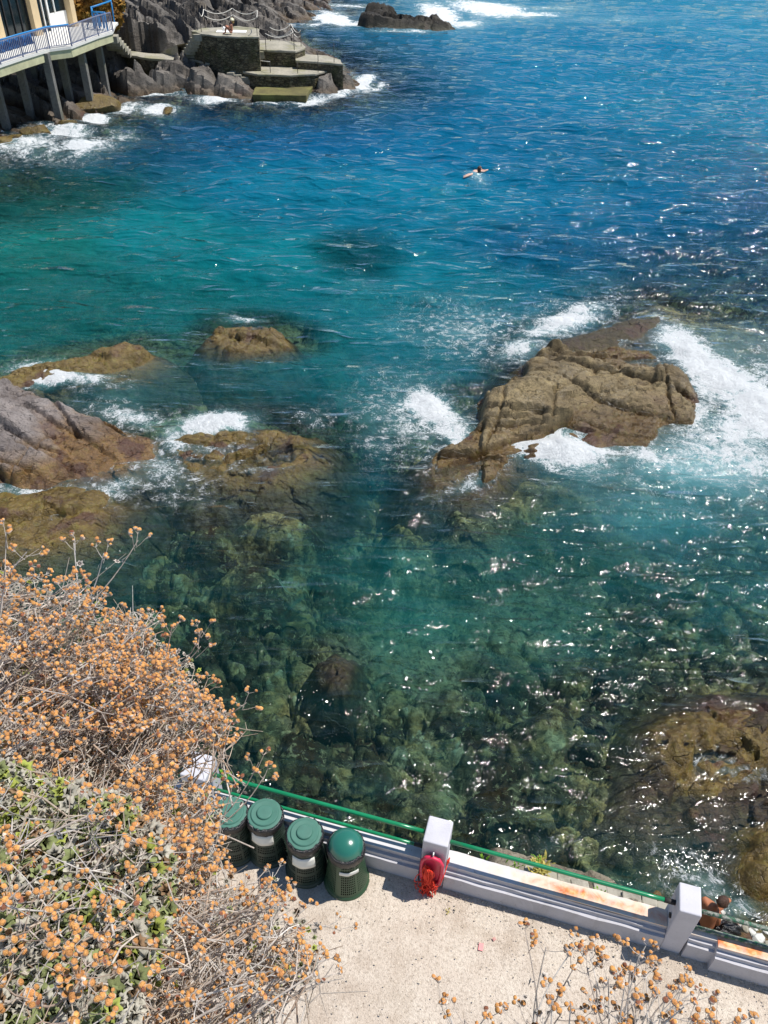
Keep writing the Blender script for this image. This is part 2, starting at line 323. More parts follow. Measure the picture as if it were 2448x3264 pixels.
def mk_wall(name, base, rust=0, streak=0):
    t = NT(name); p = t.pos(); n = t.noise(p, 3, 6, .65); n2 = t.noise(p, 30, 5, .7)
    c = t.ramp(n, [(.3, tuple(x*.88 for x in base[:3])+(1,)), (.6, base)])
    c = t.mix(t.ramp(n2, [(.28, .5), (.38, 0)]), c, tuple(x*.55 for x in base[:3])+(1,))
    c = t.mix(t.ramp(t.noise(t.pos((1, 1, .35)), 2.2, 6, .7, .8), [(.52, 0), (.68, .5)]), c, tuple(x*.62 for x in (base[0], base[1]*.97, base[2]*.88))+(1,))
    c = t.mix(t.ramp(t.noise(p, 11, 5, .75, .5), [(.30, .75), (.37, 0)]), c, (.20, .185, .16, 1))
    if rust:
        rm = t.attr('rust'); rn = t.noise(t.pos((1, 1.2, 1)), 5.5, 6, .65, .5)
        f = t.math('DIVIDE', t.math('SUBTRACT', t.math('ADD', rm, rn), .92), .42, True)
        rc = t.ramp(t.noise(p, 9, 4, .6), [(.35, srgb(198, 92, 34)), (.5, srgb(226, 132, 58)), (.65, srgb(240, 186, 128))])
        c = t.mix(t.math('MULTIPLY', f, .92), c, rc)
        cream = t.math('DIVIDE', t.math('SUBTRACT', t.math('ADD', rm, rn), .72), .3, True); c2 = t.mix(t.math('MULTIPLY', cream, .6), c, srgb(236, 206, 170)); c = t.mix(f, c2, c)
    return t.done(t.bsdf(c, .85, t.bump(t.math('ADD', n2, n), .35, .01), spec=.3))
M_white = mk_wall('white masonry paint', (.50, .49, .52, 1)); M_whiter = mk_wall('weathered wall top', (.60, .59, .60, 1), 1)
M_post = mk_wall('post paint', (.56, .55, .59, 1))

# ---------------------------------------------------------------- terrain functions
def W(pts, z=0): return [tuple(P(a, b, z if c is None else c)) for a, b, *rest in pts for c in [rest[0] if rest else None]]
# seabed depths: (px, py, z)
SB = W([(0, 640, -1.2), (120, 640, -1.4), (300, 620, -2.6), (60, 760, -3.5), (300, 800, -4.5), (600, 700, -6), (900, 500, -8), (1300, 400, -10), (1700, 700, -10), (2300, 700, -11),
        (2300, 300, -12), (1500, 200, -12), (500, 380, -4), (800, 360, -6), (420, 330, -1.5), (900, 900, -6), (1400, 900, -7), (1700, 950, -6), (200, 1000, -5), (500, 980, -4.5), (1000, 1050, -4.5),
        (1300, 1150, -4.5), (600, 1200, -2.2), (800, 1240, -2.6), (350, 1250, -2.0), (480, 1330, -1.5), (1000, 1270, -3.2), (1200, 1350, -3.6), (1420, 1250, -3.5), (1250, 1500, -3.2),
        (1450, 1620, -3.4), (1550, 1750, -3.2), (1000, 1520, -1.6), (1100, 1650, -2.2), (1200, 1850, -2.6), (1350, 1950, -2.7), (1150, 1990, -2.4), (800, 1650, -1.5), (900, 1850, -1.7), (450, 1620, -1.3),
        (500, 1800, -1.6), (700, 2000, -1.7), (950, 2100, -1.5), (800, 2350, -1.5), (1000, 2450, -1.1), (1200, 2350, -1.3), (1250, 2150, -1.5), (1500, 2100, -1.8), (1500, 2400, -1.3),
        (1300, 2560, -1.2), (1700, 2600, -1.1), (1750, 2150, -1.8), (1600, 1900, -2.4), (1900, 1700, -3), (2250, 1650, -3.2), (2448, 1800, -2.8), (2000, 1950, -2.2), (2300, 2050, -2), (1900, 2350, -1.2),
        (2000, 2250, -1.2), (1900, 2550, -.9), (2100, 2500, -.6), (2250, 2600, -.7), (2000, 2750, -.9), (2200, 2800, -.7), (2448, 2520, -.5), (2300, 2450, -.4), (2000, 1500, -1.4), (2300, 1450, -1.8),
        (2400, 1250, -1.2), (2448, 1100, -1.4), (1700, 1550, -1.5), (1900, 1560, -1.5), (2600, 2400, -.8), (2700, 1500, -2.5)])
# submerged and emerging rocks: waterline/top outline px, control heights, skirt slope, roughness
class Rock: pass
def rk(poly, ctrl, edge=.5, slope=1.0, amp=.12, ang=.4, la=1.6, lc=.6, s=1, bump=.05, top=0.0, cur=1.0, bq=0, bt=(0, 0), fl=None):
    r = Rock(); r.fl = fl; r.bq = bq; r.bt = bt; r.poly = W(poly, top); r.ctrl = W(ctrl); r.edge = edge; r.slope = slope; r.amp = amp; r.ang = ang; r.la = la; r.lc = lc; r.s = s; r.b = bump; r.top = top; r.cur = cur
    xs = [p[0] for p in r.poly]; ys = [p[1] for p in r.poly]; r.bb = (min(xs), max(xs), min(ys), max(ys)); return r
def rock_h(r, X, Y):
    wob = .30*fbm(X*1.1, Y*1.1, 5, r.s+30)+.10*fbm(X*4, Y*4, 3, r.s+31)
    d = poly_sd(X, Y, r.poly)+wob*min(1, r.edge*2)
    hh = shep(X, Y, r.ctrl, .5)
    ins = 1-np.exp(-np.clip(d, 0, None)/r.edge)
    z = r.top+(hh-r.top)*ins-r.slope*np.clip(-d, 0, None)**r.cur-.5*np.clip(-d-.5, 0, None)**2
    k = rocky(X, Y, r.ang, r.la, r.lc, r.amp, r.s)+rocky(X, Y, r.ang+.9, r.la*.35, r.lc*.45, r.amp*.16, r.s+40)+r.b*fbm(X*3, Y*3, 4, r.s+50)+r.b*.35*fbm(X*9, Y*9, 3, r.s+51)
    z = z+k*(.35+.65*sstep(-.3, .6, d))
    if r.fl:
        x0, x1, y0, y1 = r.bb; z = z+faults(X, Y, (x0+x1)/2, (y0+y1)/2, max(x1-x0, y1-y0)*.5, r.fl[0], r.fl[1], r.fl[2], r.fl[3], r.s+70)*sstep(-.15, .25, d)
    if r.bq:
        mk = sstep(-.05, .25, d)*sstep(-.12, .3, fbm(X*.8, Y*.8, 3, r.s+61)); z = bedding(X, Y, z, r.bt[0], r.bt[1], r.bq, .85*mk, r.s)
    return z
ROCKS = dict(
 mid=rk([(1375, 1490), (1395, 1445), (1470, 1410), (1520, 1370), (1535, 1280), (1640, 1262), (1665, 1215), (1668, 1165), (1740, 1135), (1850, 1130), (1960, 1105), (2070, 1115), (2130, 1165), (2200, 1225), (2225, 1290), (2200, 1350), (2110, 1350), (2060, 1420), (1960, 1400), (1900, 1430), (1780, 1410), (1700, 1460), (1620, 1460), (1580, 1530), (1500, 1560), (1410, 1535)],
        [(1420, 1490, .16), (1560, 1420, .3), (1600, 1300, .5), (1800, 1330, .24), (1700, 1240, .68), (1800, 1200, .66), (1950, 1180, .46), (2050, 1220, .28), (1900, 1300, .24), (2150, 1310, .10), (2000, 1370, .04), (1850, 1380, .12), (1650, 1380, .2)], .12, 1.0, .30, 2.75, 3.4, 1.5, 3, bump=.07, fl=(34, .1, .10, .20)),
 ridge=rk([(1740, 1105), (1850, 1070), (1990, 1025), (2100, 1015), (2120, 1050), (2040, 1085), (1930, 1110), (1800, 1130)], [(1900, 1070, .25), (2050, 1045, .3)], .3, .5, .07, .4, 1.5, .6, 5),
 shelf=rk([(1450, 1560), (1560, 1480), (1900, 1420), (2080, 1400), (2060, 1560), (1900, 1600), (1750, 1560), (1620, 1640), (1500, 1700), (1450, 1650)], [(1550, 1580, -.5), (1900, 1480, -.35), (1980, 1540, -.6)], .3, 1.2, .2, .4, 1.4, .8, 6, top=-.5),
 hump=rk([(1990, 1000), (2100, 975), (2250, 1015), (2448, 1060), (2600, 1070), (2600, 1180), (2200, 1120), (2060, 1080)], [(2100, 1010, -.12), (2300, 1080, -.3)], .5, .8, .15, .4, 2, .8, 7, top=-.35),
 grey=rk([(-260, 1290), (-60, 1250), (70, 1262), (160, 1300), (260, 1340), (380, 1370), (470, 1400), (480, 1450), (400, 1500), (250, 1520), (60, 1545), (-260, 1560)],
         [(-100, 1290, 1.2), (60, 1275, .85), (0, 1340, 1.05), (120, 1330, .75), (220, 1370, .52), (60, 1440, .6), (250, 1440, .32), (400, 1430, .12), (-200, 1480, .8), (200, 1500, .15)], .22, .8, .26, 2.5, 4.2, 1.3, 8, bump=.02, fl=(22, 2.55, .10, .26)),
 low=rk([(-200, 1580), (100, 1570), (320, 1560), (340, 1600), (300, 1640), (270, 1690), (150, 1730), (0, 1760), (-200, 1800)], [(0, 1640, .16), (220, 1600, .14), (100, 1680, .12)], .5, .6, .16, .5, 1.4, .7, 9, bump=.10, fl=(16, .4, .05, .15)),
 thin=rk([(-60, 1235), (40, 1200), (110, 1172), (250, 1145), (330, 1128), (440, 1112), (492, 1135), (450, 1162), (330, 1190), (200, 1205), (100, 1238), (20, 1250)], [(0, 1228, .28), (100, 1205, .3), (250, 1170, .32), (430, 1130, .4)], .12, .8, .15, .3, 1.2, .5, 10, bump=.12, fl=(10, .2, .05, .1)),
 round=rk([(665, 1085), (690, 1055), (760, 1040), (850, 1045), (900, 1065), (905, 1095), (850, 1105), (740, 1112)], [(760, 1060, .20), (850, 1065, .16), (780, 1090, .05)], .25, 1.1, .18, .3, .9, .5, 11, bump=.15, fl=(8, .2, .05, .1)),
 reef=rk([(540, 1400), (640, 1378), (760, 1375), (860, 1375), (950, 1400), (980, 1450), (900, 1490), (760, 1500), (620, 1480)], [(600, 1400, .0), (700, 1400, .10), (860, 1400, .02), (760, 1450, -.06), (900, 1450, -.12), (620, 1460, -.12)], .6, .5, .26, .5, 1.0, .6, 12, bump=.16, fl=(16, .2, .06, .12)),
 east=rk([(2090, 2350), (2150, 2285), (2260, 2250), (2448, 2280), (2700, 2330), (2700, 2450), (2448, 2440), (2380, 2490), (2290, 2540), (2180, 2500), (2110, 2430)], [(2250, 2320, .28), (2400, 2350, .30), (2250, 2420, .12), (2330, 2470, .05)], .25, 1.1, .22, .5, 1.0, .5, 13, bump=.2, fl=(12, .4, .05, .10)),
 corner=rk([(2370, 2670), (2448, 2620), (2650, 2600), (2700, 2900), (2500, 2890), (2400, 2860), (2345, 2790)], [(2430, 2720, .42), (2500, 2800, .45)], .25, 1.1, .14, .5, 1.0, .5, 14, bump=.12, fl=(8, .4, .05, .10)),
 eshelf=rk([(1960, 2640), (2020, 2500), (2100, 2420), (2160, 2300), (2260, 2230), (2500, 2230), (2700, 2400), (2700, 2900), (2400, 2800), (2250, 2760), (2150, 2700), (2050, 2700)], [(2100, 2560, -.04), (2250, 2450, .02), (2250, 2620, .0), (2400, 2550, .04), (2200, 2700, -.12), (2450, 2600, -.02), (2050, 2620, -.1)], .3, .9, .30, .5, 1.1, .6, 17, bump=.12, top=-.3),
 stub=rk([(1010, 2110), (1070, 2080), (1130, 2100), (1135, 2180), (1100, 2230), (1030, 2220)], [(1080, 2140, -.06)], .25, 2.4, .18, .5, .6, .4, 15, top=-.3, bump=.14),
 blob=rk([(1080, 900), (1130, 885), (1190, 905), (1200, 950), (1170, 990), (1110, 985), (1075, 950)], [(1130, 940, -1.5)], .8, .9, .3, .5, 1.2, .8, 16, top=-1.9, bump=.2))
for k, (a, b, c_, d_, zz) in enumerate([(870, 1680, 110, 45, -.35), (680, 1715, 55, 40, -.35), (800, 1850, 90, 60, -.5), (1310, 1760, 90, 90, -1.2), (1750, 2340, 60, 70, -.5), (1350, 2560, 90, 50, -.5),
        (1600, 2580, 90, 50, -.5), (960, 2400, 70, 60, -.6), (1180, 2480, 60, 60, -.6), (700, 2250, 60, 50, -.8), (2060, 2600, 80, 60, -.25), (1940, 2660, 60, 50, -.45), (1950, 2080, 70, 50, -1), (1450, 2250, 60, 45, -.9),
        (2270, 1900, 80, 50, -1.4), (2200, 2200, 70, 30, -.5)]):
    ROCKS['sub%d' % k] = rk([(a+c_*math.cos(t), b+d_*math.sin(t)) for t in np.linspace(0, 6.28, 9)[:-1]], [(a, b, zz)], .3, 1.7, .25, .5*k, .7, .5, 20+k, top=zz-.3, bump=.14)
# headland
def PY(px, py, Yw):
    d = ray(px, py); return CAM+d*(Yw/d[1])
HL = W([(-250, 330, .2), (0, 480, 0), (150, 440, -.1), (220, 390, 0), (280, 350, .1), (350, 328, .1), (400, 312, 0), (500, 300, 0), (560, 300, .1), (640, 308, .1), (720, 318, .1), (800, 325, -.3), (900, 330, -.6), (990, 320, -.1), (1040, 300, .35), (1090, 285, .4),
        (1120, 272, .4), (1200, 250, -2), (1200, 300, -2), (1000, 370, -3), (700, 370, -2.4), (400, 370, -1.2), (150, 520, -1), (500, 420, -3), (200, 600, -1.5), (1160, 200, -2), (1040, 150, -1.8), (940, 115, -1.4), (870, 102, -.8), (900, 84, .2), (720, 96, .1), (800, 84, .2),
        (940, 74, .2), (1000, 56, .1), (1060, 36, 0), (1090, 60, -1.8), (1130, 20, -1.5), (1080, -30, -.5), (1000, 95, -1.5), (1000, 30, 1.0), (1030, 200, .6), (1250, 150, -3), (1300, 60, -3), (1200, 20, -2.5),
        (360, 225, .95), (440, 235, .85), (520, 235, .85), (620, 235, .8), (380, 270, .4), (480, 200, 1.3), (600, 200, 1.3), (600, 270, .4), (680, 250, .5), (740, 285, .2), (300, 300, .3), (300, 230, .8), (250, 280, .3), (150, 280, .5), (0, 300, .5), (50, 240, .6),
        (700, 165, 1.6), (800, 190, 1.2), (900, 200, 1.0), (1000, 212, .6), (1070, 250, .55), (700, 220, 1.0), (750, 252, .55)])
HL += [tuple(PY(*q)) for q in [(350, 160, 57), (420, 165, 58), (340, 130, 58.5), (420, 130, 60), (500, 125, 62), (560, 135, 63), (600, 100, 66), (400, 95, 63), (470, 90, 65), (350, 60, 66), (430, 50, 68), (520, 60, 69), (600, 75, 70),
        (350, 20, 72), (450, 10, 76), (550, 30, 74), (640, 50, 75), (600, 0, 82), (700, 60, 77), (780, 55, 82), (700, 15, 85), (780, 25, 88), (850, 50, 90), (860, 15, 93), (920, 30, 96), (960, 45, 96), (950, 5, 100), (700, -40, 95), (450, -40, 90), (250, 10, 74), (250, 50, 68), (1000, 5, 104), (850, -20, 104)]]
PLATS = []      # platform polygons with tops, filled below, used to keep the rock beneath them
HP = W([(-500, 560), (0, 470), (120, 440), (215, 410), (260, 370), (345, 340), (400, 318), (430, 305), (500, 300), (560, 297), (600, 303), (650, 312), (720, 318), (800, 322), (990, 322), (1065, 308), (1150, 284), (1140, 258), (1105, 215), (1010, 160), (940, 128), (850, 110), (760, 100), (700, 94), (800, 84), (900, 82), (950, 74), (1000, 58), (1062, 36), (1040, 0), (1000, -40), (700, -80), (-900, -60), (-1500, 300)])
def headland_h(X, Y, keep=True):
    z = shep(X, Y, HL, 1.2, 1.9)
    hd_ = poly_sd(X, Y, HP)+.5*fbm(X*.6, Y*.6, 3, 81); z = np.where(hd_ > 0, np.maximum(z, .0)*(.3+.7*sstep(0, 1.1, hd_))+.25*sstep(0, .8, hd_), -.55*-hd_)
    up = sstep(-.4, 1.2, z)
    k = rocky(X, Y, -.75, 7.5, 2.2, 1.25, 60)+.5*faults(X, Y, -20, 68, 22, 60, -.75, .5, .7, 77)+rocky(X, Y, -.6, 3.2, 1.0, .5, 64)+rocky(X, Y, -.9, 1.3, .5, .14, 67)+.16*fbm(X*.9, Y*.9, 5, 70)
    z = z+k*(.18+.82*up)*(.3+.7*sstep(-1, 1.5, hd_)); z = np.where(hd_ > -1.5, bedding(X, Y, z, .42, .30, .95, .42, 5), z); z = z-4*sstep(46, 38, Y)-5*sstep(3, 12, X+.12*(60-Y))-5*sstep(108, 125, Y)
    cx, cy = P(455, 262, 0)[:2]
    dd = np.hypot((X-cx)/1.5, (Y-cy)/3.0); z = np.where(dd < 1, np.minimum(z, -.3+1.4*sstep(.55, 1, dd)), z)
    if keep:
        for poly, zt in PLATS:
            d = poly_sd(X, Y, poly); z = np.where(d > -.35, np.minimum(z, zt-.25+np.clip(-d, 0, 1)*.6), z)
    return z

# platforms (built below) have their footprints declared here so the rock lies under them
L0 = W([(804, 301), (977, 304), (1000, 272), (818, 266)], .5)
L1 = W([(745, 223), (821, 236), (922, 239), (1006, 235), (1044, 226), (1040, 214), (960, 208), (854, 202), (760, 200), (700, 203), (680, 208)], 1.3)
L2 = W([(943, 192), (1065, 201), (1092, 205), (1084, 190), (1044, 177), (964, 172), (930, 176)], 1.85)
L3 = W([(826, 158), (943, 163), (975, 152), (960, 135), (865, 126), (822, 128)], 2.35)
L4 = W([(638, 107), (690, 113), (760, 117), (828, 117), (824, 90), (760, 83), (650, 88), (610, 98)], 3.45)
WALK = W([(330, 156), (448, 182), (500, 187), (550, 190), (590, 186), (628, 192), (663, 203), (680, 196), (640, 184), (580, 173), (480, 170), (400, 160), (345, 143)], 1.65)
for pl, z in ((L0, .5), (L1, 1.3), (L2, 1.85), (L3, 2.35), (L4, 3.45), (WALK, 1.65)): PLATS.append((pl, z))

def near_h(X, Y, rocks=True):
    Z = shep(X, Y, SB, 1.2, 1.7)
    near = sstep(60, 32, Y); sand = np.zeros_like(X)
    ppx, ppy = proj(X, Y, np.zeros_like(X))
    for (a, b, rx, ry) in [(1330, 1930, 260, 200), (300, 1030, 420, 150), (1430, 2450, 60, 90), (1700, 1800, 300, 200), (2050, 2830, 220, 60), (600, 1230, 200, 40), (900, 950, 500, 250)]:
        sand = np.maximum(sand, np.exp(-(((ppx-a)/rx)**2+((ppy-b)/ry)**2)**2))
    sand *= .85
    tone = np.zeros(X.shape+(3,)); 
    h = np.zeros_like(X); idc = np.zeros_like(X)
    for sz, am, s in ((1.7, .55, 100), (.7, .36, 110), (.3, .17, 120)):
        wx = X+.35*sz*fbm(X/sz, Y/sz, 3, s+7); wy = Y+.35*sz*fbm(X/sz, Y/sz, 3, s+8)
        d1, d2, dx, dy, r, r2, r3 = voro(wx/sz, wy/sz, s)
        dome = np.sqrt(np.clip(1-(d1/.75)**2, 0, 1))*sstep(0, .12, d2-d1)+(r3-.5)*dx*.8+(r-.5)*dy*.8
        h += am*(dome-.5)*(.4+.9*r)*(1-.8*sand); idc += (r2-.5)*(1.0 if sz < 1 else .7)
    Z = Z+h*(.35+.65*near)
    if rocks:
        for r in ROCKS.values():
            x0, x1, y0, y1 = r.bb; m = (X > x0-8) & (X < x1+8) & (Y > y0-8) & (Y < y1+8)
            if m.any(): Z[m] = np.maximum(Z[m], rock_h(r, X[m], Y[m]))
    return Z, sand, idc

# ---------------------------------------------------------------- fan grid used by sea and seabed
def fan(step, cols, ext=True):
    deg = list(np.arange(80, 5, -step))+list(np.geomspace(5, .25, 40))
    y = 14/np.tan(np.radians(deg)); wr = y*math.cos(PITCH)+14*math.sin(PITCH)
    u = np.linspace(-1.18, 1.18, cols)
    if ext: e = 1.18*np.geomspace(1.06, 40, 14); u = np.concatenate([-e[::-1], u, e])
    Y = np.repeat(y[:, None], len(u), 1); X = u[None]*wr[:, None]*.478
    return X, Y
def grid_faces(n, m, mask=None):
    i = np.arange(n*m).reshape(n, m); a = np.stack([i[:-1, :-1], i[:-1, 1:], i[1:, 1:], i[1:, :-1]], -1).reshape(-1, 4)
    if mask is not None:
        k = mask.ravel()[a].all(1); a = a[k]
    return a
def compact(V, Fs, *at):
    used = np.unique(Fs); mp = np.full(len(V), -1); mp[used] = np.arange(len(used)); return (V[used], mp[Fs])+tuple(a[used] for a in at)

# seabed
X, Y = fan(.13, 420)
Z, sand, idc = near_h(X, Y, rocks=False)
Zh = headland_h(X, Y, False); hm = (Y > 38) & (X < 12)
deep = sstep(70, 110, Y); Z = Z*(1-deep)+(-12)*deep
for r in [v for k, v in ROCKS.items() if k.startswith('sub') or k in ('blob', 'hump', 'shelf')]:
    x0, x1, y0, y1 = r.bb; m = (X > x0-8) & (X < x1+8) & (Y > y0-8) & (Y < y1+8); Z[m] = np.maximum(Z[m], rock_h(r, X[m], Y[m]))
Z = np.where(hm, np.maximum(Z, np.minimum(Zh, -.25)), Z)
for k in ('mid', 'ridge', 'grey', 'low', 'thin', 'round', 'reef', 'east', 'corner', 'stub', 'eshelf'):
    r = ROCKS[k]; Z = np.where(poly_sd(X, Y, r.poly) > -.1, np.minimum(Z, -1.1), Z)
t1, t2, t3 = np.array(srgb(78, 80, 64)[:3]), np.array(srgb(144, 136, 98)[:3]), np.array(srgb(62, 50, 38)[:3]); sd_ = np.array(srgb(130, 142, 116)[:3])
k = np.clip(idc*.95+.45+.25*fbm(X*.5, Y*.5, 3, 5), 0, 1)[..., None]
T = np.where(k < .5, t3+(t1-t3)*k*2, t1+(t2-t1)*(k-.5)*2)
pale = (idc > .95)[..., None]; T = np.where(pale, np.array(srgb(150, 158, 132)[:3]), T)
T = T*(1-sand[..., None])+sd_*sand[..., None]
V = np.stack([X, Y, Z], -1).reshape(-1, 3)
me = fastmesh('seabed', V, grid_faces(*X.shape)); cattr(me, 'tone', T.reshape(-1, 3))
tag(link('seabed', me, None, [M_seabed]), kind='structure')

# ---------------------------------------------------------------- sea surface
X, Y = fan(.1, 560)
Zt, _, _ = near_h(X, Y); Zh = headland_h(X, Y)
Zt = Zt*(1-sstep(70, 110, Y))-12*sstep(70, 110, Y)
Zt = np.where((Y > 38) & (X < 14), np.maximum(Zt, Zh), Zt)
ppx, ppy = proj(X, Y, np.zeros_like(X))
rr = np.random.default_rng(3); wz = np.zeros_like(X); dist = np.hypot(np.hypot(X, Y), 14)
for i in range(46):
    lam = .55*1.085**i; 
    th = rr.normal(0, .30)+(.08); kx, ky = math.sin(th)*2*math.pi/lam, math.cos(th)*2*math.pi/lam
    amp = .0135*lam**.85*(.25+1.5*math.exp(-(math.log(lam/1.7)/.6)**2))*(1 if lam < 6 else .8); fade = np.clip(lam/(dist*.013)-1, 0, 1)
    ph = kx*X+ky*Y+rr.uniform(0, 6.28)+.8*fbm(X/lam/5, Y/lam/5, 2, i)
    wz += amp*fade*(np.sin(ph)+.25*np.cos(2*ph))
near = sstep(45, 20, Y); wz *= (1-.55*near)
Z = wz
FO = [ # px,py,rx,ry,rot,foam,lace
 (2200, 1120, 120, 50, 35, 1.0, .6), (2300, 1200, 160, 60, 28, 1.1, .4), (2420, 1290, 130, 70, 25, 1.1, .4), (2448, 1340, 120, 50, 0, 1.1, .4), (2350, 1380, 170, 80, 10, .7, .8), (2180, 1110, 130, 50, 35, .75, .6), (2330, 1230, 160, 70, 20, .85, .6), (2300, 1420, 220, 110, 0, .6, .95), (2200, 1310, 90, 60, 20, .7, .9), (2150, 1450, 200, 60, 0, .45, .95), (1515, 558, 32, 7, 20, .5, .6), (2400, 1490, 120, 60, 0, .5, .8),
 (1790, 1430, 160, 62, 8, 1.1, .4), (1700, 1420, 90, 40, 0, .75, .6), (1900, 1450, 120, 60, 0, .6, .8), (2050, 1440, 150, 70, 0, .5, .8), (2120, 1250, 60, 40, 20, .8, .5),
 (1370, 1300, 100, 55, 25, 1.0, .7), (1330, 1270, 60, 30, 0, .8, .7), (1440, 1370, 80, 35, 10, .8, .7), (1300, 1340, 130, 100, 10, .42, .75), (1460, 1400, 60, 30, 40, .8, .5), (1420, 1340, 110, 50, 30, .75, .9),
 (1790, 1030, 160, 42, -18, .75, .95), (1660, 1110, 90, 35, -10, .6, .8), (1500, 1060, 150, 60, 10, .3, .8), (1850, 990, 120, 30, 0, .35, .7), (1930, 1080, 120, 30, -25, .35, .6),
 (160, 1210, 110, 26, -5, .92, .4), (290, 1215, 90, 26, 0, .6, .7), (420, 1330, 130, 30, 15, .55, .8), (680, 1352, 120, 34, -8, 1.1, .5), (740, 1355, 60, 24, 10, .85, .5), (560, 1400, 60, 50, 40, .6, .9), (500, 1480, 120, 60, 20, .45, .95),
 (350, 1560, 130, 30, -25, .5, .9), (130, 1580, 200, 40, -5, .42, .8), (560, 1530, 100, 60, 0, .25, .7), (640, 1430, 120, 40, 0, .3, .9), (90, 1165, 80, 18, -10, .5, .6), (60, 1560, 120, 30, 0, .45, .8),
 (1500, 1545, 80, 25, -20, .45, .9), (1000, 1330, 60, 20, 10, .3, .6), (780, 1020, 60, 10, 0, .5, .4),
 (270, 475, 90, 30, -5, .72, .6), (210, 425, 110, 28, 0, .7, .6), (300, 375, 60, 16, 0, .9, .3), (80, 460, 140, 25, -5, .62, .7), (180, 490, 60, 14, 0, .5, .8), (400, 340, 80, 16, -5, .62, .6), (500, 345, 70, 14, 0, .8, .4), (480, 300, 60, 8, 0, .8, .4), (540, 290, 50, 14, 0, .75, .4),
 (380, 440, 60, 16, 0, .5, .6), (690, 322, 70, 12, 0, .78, .4), (600, 305, 50, 10, 0, .6, .5), (850, 335, 80, 5, 0, .55, .5), (1000, 325, 80, 14, -8, .65, .5), (1090, 300, 60, 16, -15, .7, .5), (1160, 265, 45, 26, -30, .9, .4), (1190, 285, 60, 12, -20, .5, .5),
 (1060, 60, 70, 22, 10, .95, .4), (1120, 78, 70, 10, 0, .7, .4), (1100, 20, 90, 8, 0, .6, .4), (1000, 82, 60, 6, 0, .6, .4), (900, 82, 60, 6, 0, .6, .3),
 (1400, 45, 70, 30, 20, 1.0, .3), (1560, 30, 130, 22, 6, .98, .3), (1700, 48, 90, 8, 0, .8, .4), (1480, 78, 70, 12, 0, .75, .4), (1300, 98, 120, 5, 0, .6, .4), (1500, 8, 90, 8, 0, .6, .3), (1950, 60, 150, 8, 0, .3, .3), (1750, 25, 120, 8, 0, .4, .3),
 (2250, 2830, 120, 60, 30, .38, .8), (2350, 2900, 80, 40, 0, .45, .8), (1750, 2700, 60, 30, 0, .2, .4), (2300, 2450, 130, 25, 10, .3, .6), (2440, 1180, 80, 60, 0, .5, .7), (120, 480, 120, 30, -5, .5, .7)]
foam = np.zeros_like(X); lace = np.zeros_like(X); lump = fbm(X*1.3, Y*1.3, 4, 200); lump2 = fbm(X*.5, Y*.5, 4, 210)
sh = (1+.45*lump)
for (a, b, rx, ry, ro, fv, lv) in FO:
    c_, s_ = math.cos(math.radians(ro)), math.sin(math.radians(ro)); dx, dy = ppx-a, ppy-b
    m = (abs(dx) < 2.6*max(rx, ry)) & (abs(dy) < 2.6*max(rx, ry))
    q = ((dx[m]*c_+dy[m]*s_)/rx)**2+((-dx[m]*s_+dy[m]*c_)/ry)**2; q = q*sh[m]
    foam[m] = np.maximum(foam[m], fv*np.exp(-q*.9)); lace[m] = np.maximum(lace[m], lv*np.exp(-q*.45))
# thin foam where water laps a rock
dep = np.clip(Z-Zt, 0, 30)
lap = np.exp(-np.clip(dep, 0, None)/.10)*(Y > 12)*.42*sstep(-.35, .35, lump2); lace = np.maximum(lace, lap*1.3); foam = np.maximum(foam, lap*.8)
Z = Z+foam**2*(.10+.16*lump)
TU = [(2250, 1500, 330, 130, .74), (1900, 1490, 220, 100, .5), (1650, 1760, 240, 180, .18), (1330, 1960, 230, 160, .35), (1420, 2420, 60, 100, .25), (2350, 1120, 260, 90, .45), (2100, 1640, 320, 130, .5), (400, 1270, 200, 50, .35),
      (1950, 2830, 260, 60, .3), (1100, 1900, 120, 100, .12), (2360, 1750, 200, 120, .25), (560, 1180, 260, 50, .2), (1350, 1350, 200, 120, .3), (2200, 2700, 300, 120, .12)]
turb = np.zeros_like(X)
for a, b, rx, ry, v in TU: turb = np.maximum(turb, v*np.exp(-(((ppx-a)/rx)**2+((ppy-b)/ry)**2)*(1+.5*lump)))
BC = W([(1200, 200), (1900, 150), (2350, 60), (600, 0), (1500, 0), (2300, 300), (1500, 450), (1000, 400), (700, 400), (2300, 750), (1800, 780), (2300, 950), (1300, 650), (900, 620), (500, 750), (150, 800), (200, 1000), (600, 950), (900, 850), (1200, 950), (1500, 950), (1800, 960),
        (1000, 1150), (1300, 1200), (1250, 1450), (1400, 1650), (900, 1600), (1300, 1950), (600, 1250), (2250, 1450), (2200, 1650), (2000, 1900), (1600, 1800), (1500, 2300), (2200, 2400), (2000, 2800), (2350, 1120), (380, 420), (100, 640), (800, 2200), (2100, 1580)])
bc = [(6, 102, 138), (8, 110, 146), (12, 120, 154), (5, 96, 134), (10, 116, 150), (8, 108, 142), (6, 100, 138), (6, 92, 138), (6, 84, 124), (6, 100, 140), (6, 100, 140), (6, 100, 138), (6, 118, 148), (8, 112, 140), (12, 128, 136), (20, 118, 112), (26, 138, 136), (12, 138, 142), (8, 130, 142), (6, 122, 138), (6, 122, 142), (8, 116, 144),
      (10, 112, 122), (8, 112, 128), (8, 92, 104), (8, 84, 92), (16, 60, 62), (24, 112, 108), (24, 100, 106), (112, 164, 172), (48, 130, 138), (30, 108, 108), (22, 92, 94), (20, 70, 68), (20, 72, 72), (50, 100, 92), (96, 134, 136), (12, 74, 100), (14, 80, 76), (16, 62, 58), (76, 142, 148)]
nn = np.zeros(X.shape+(3,)); ws = np.zeros(X.shape)
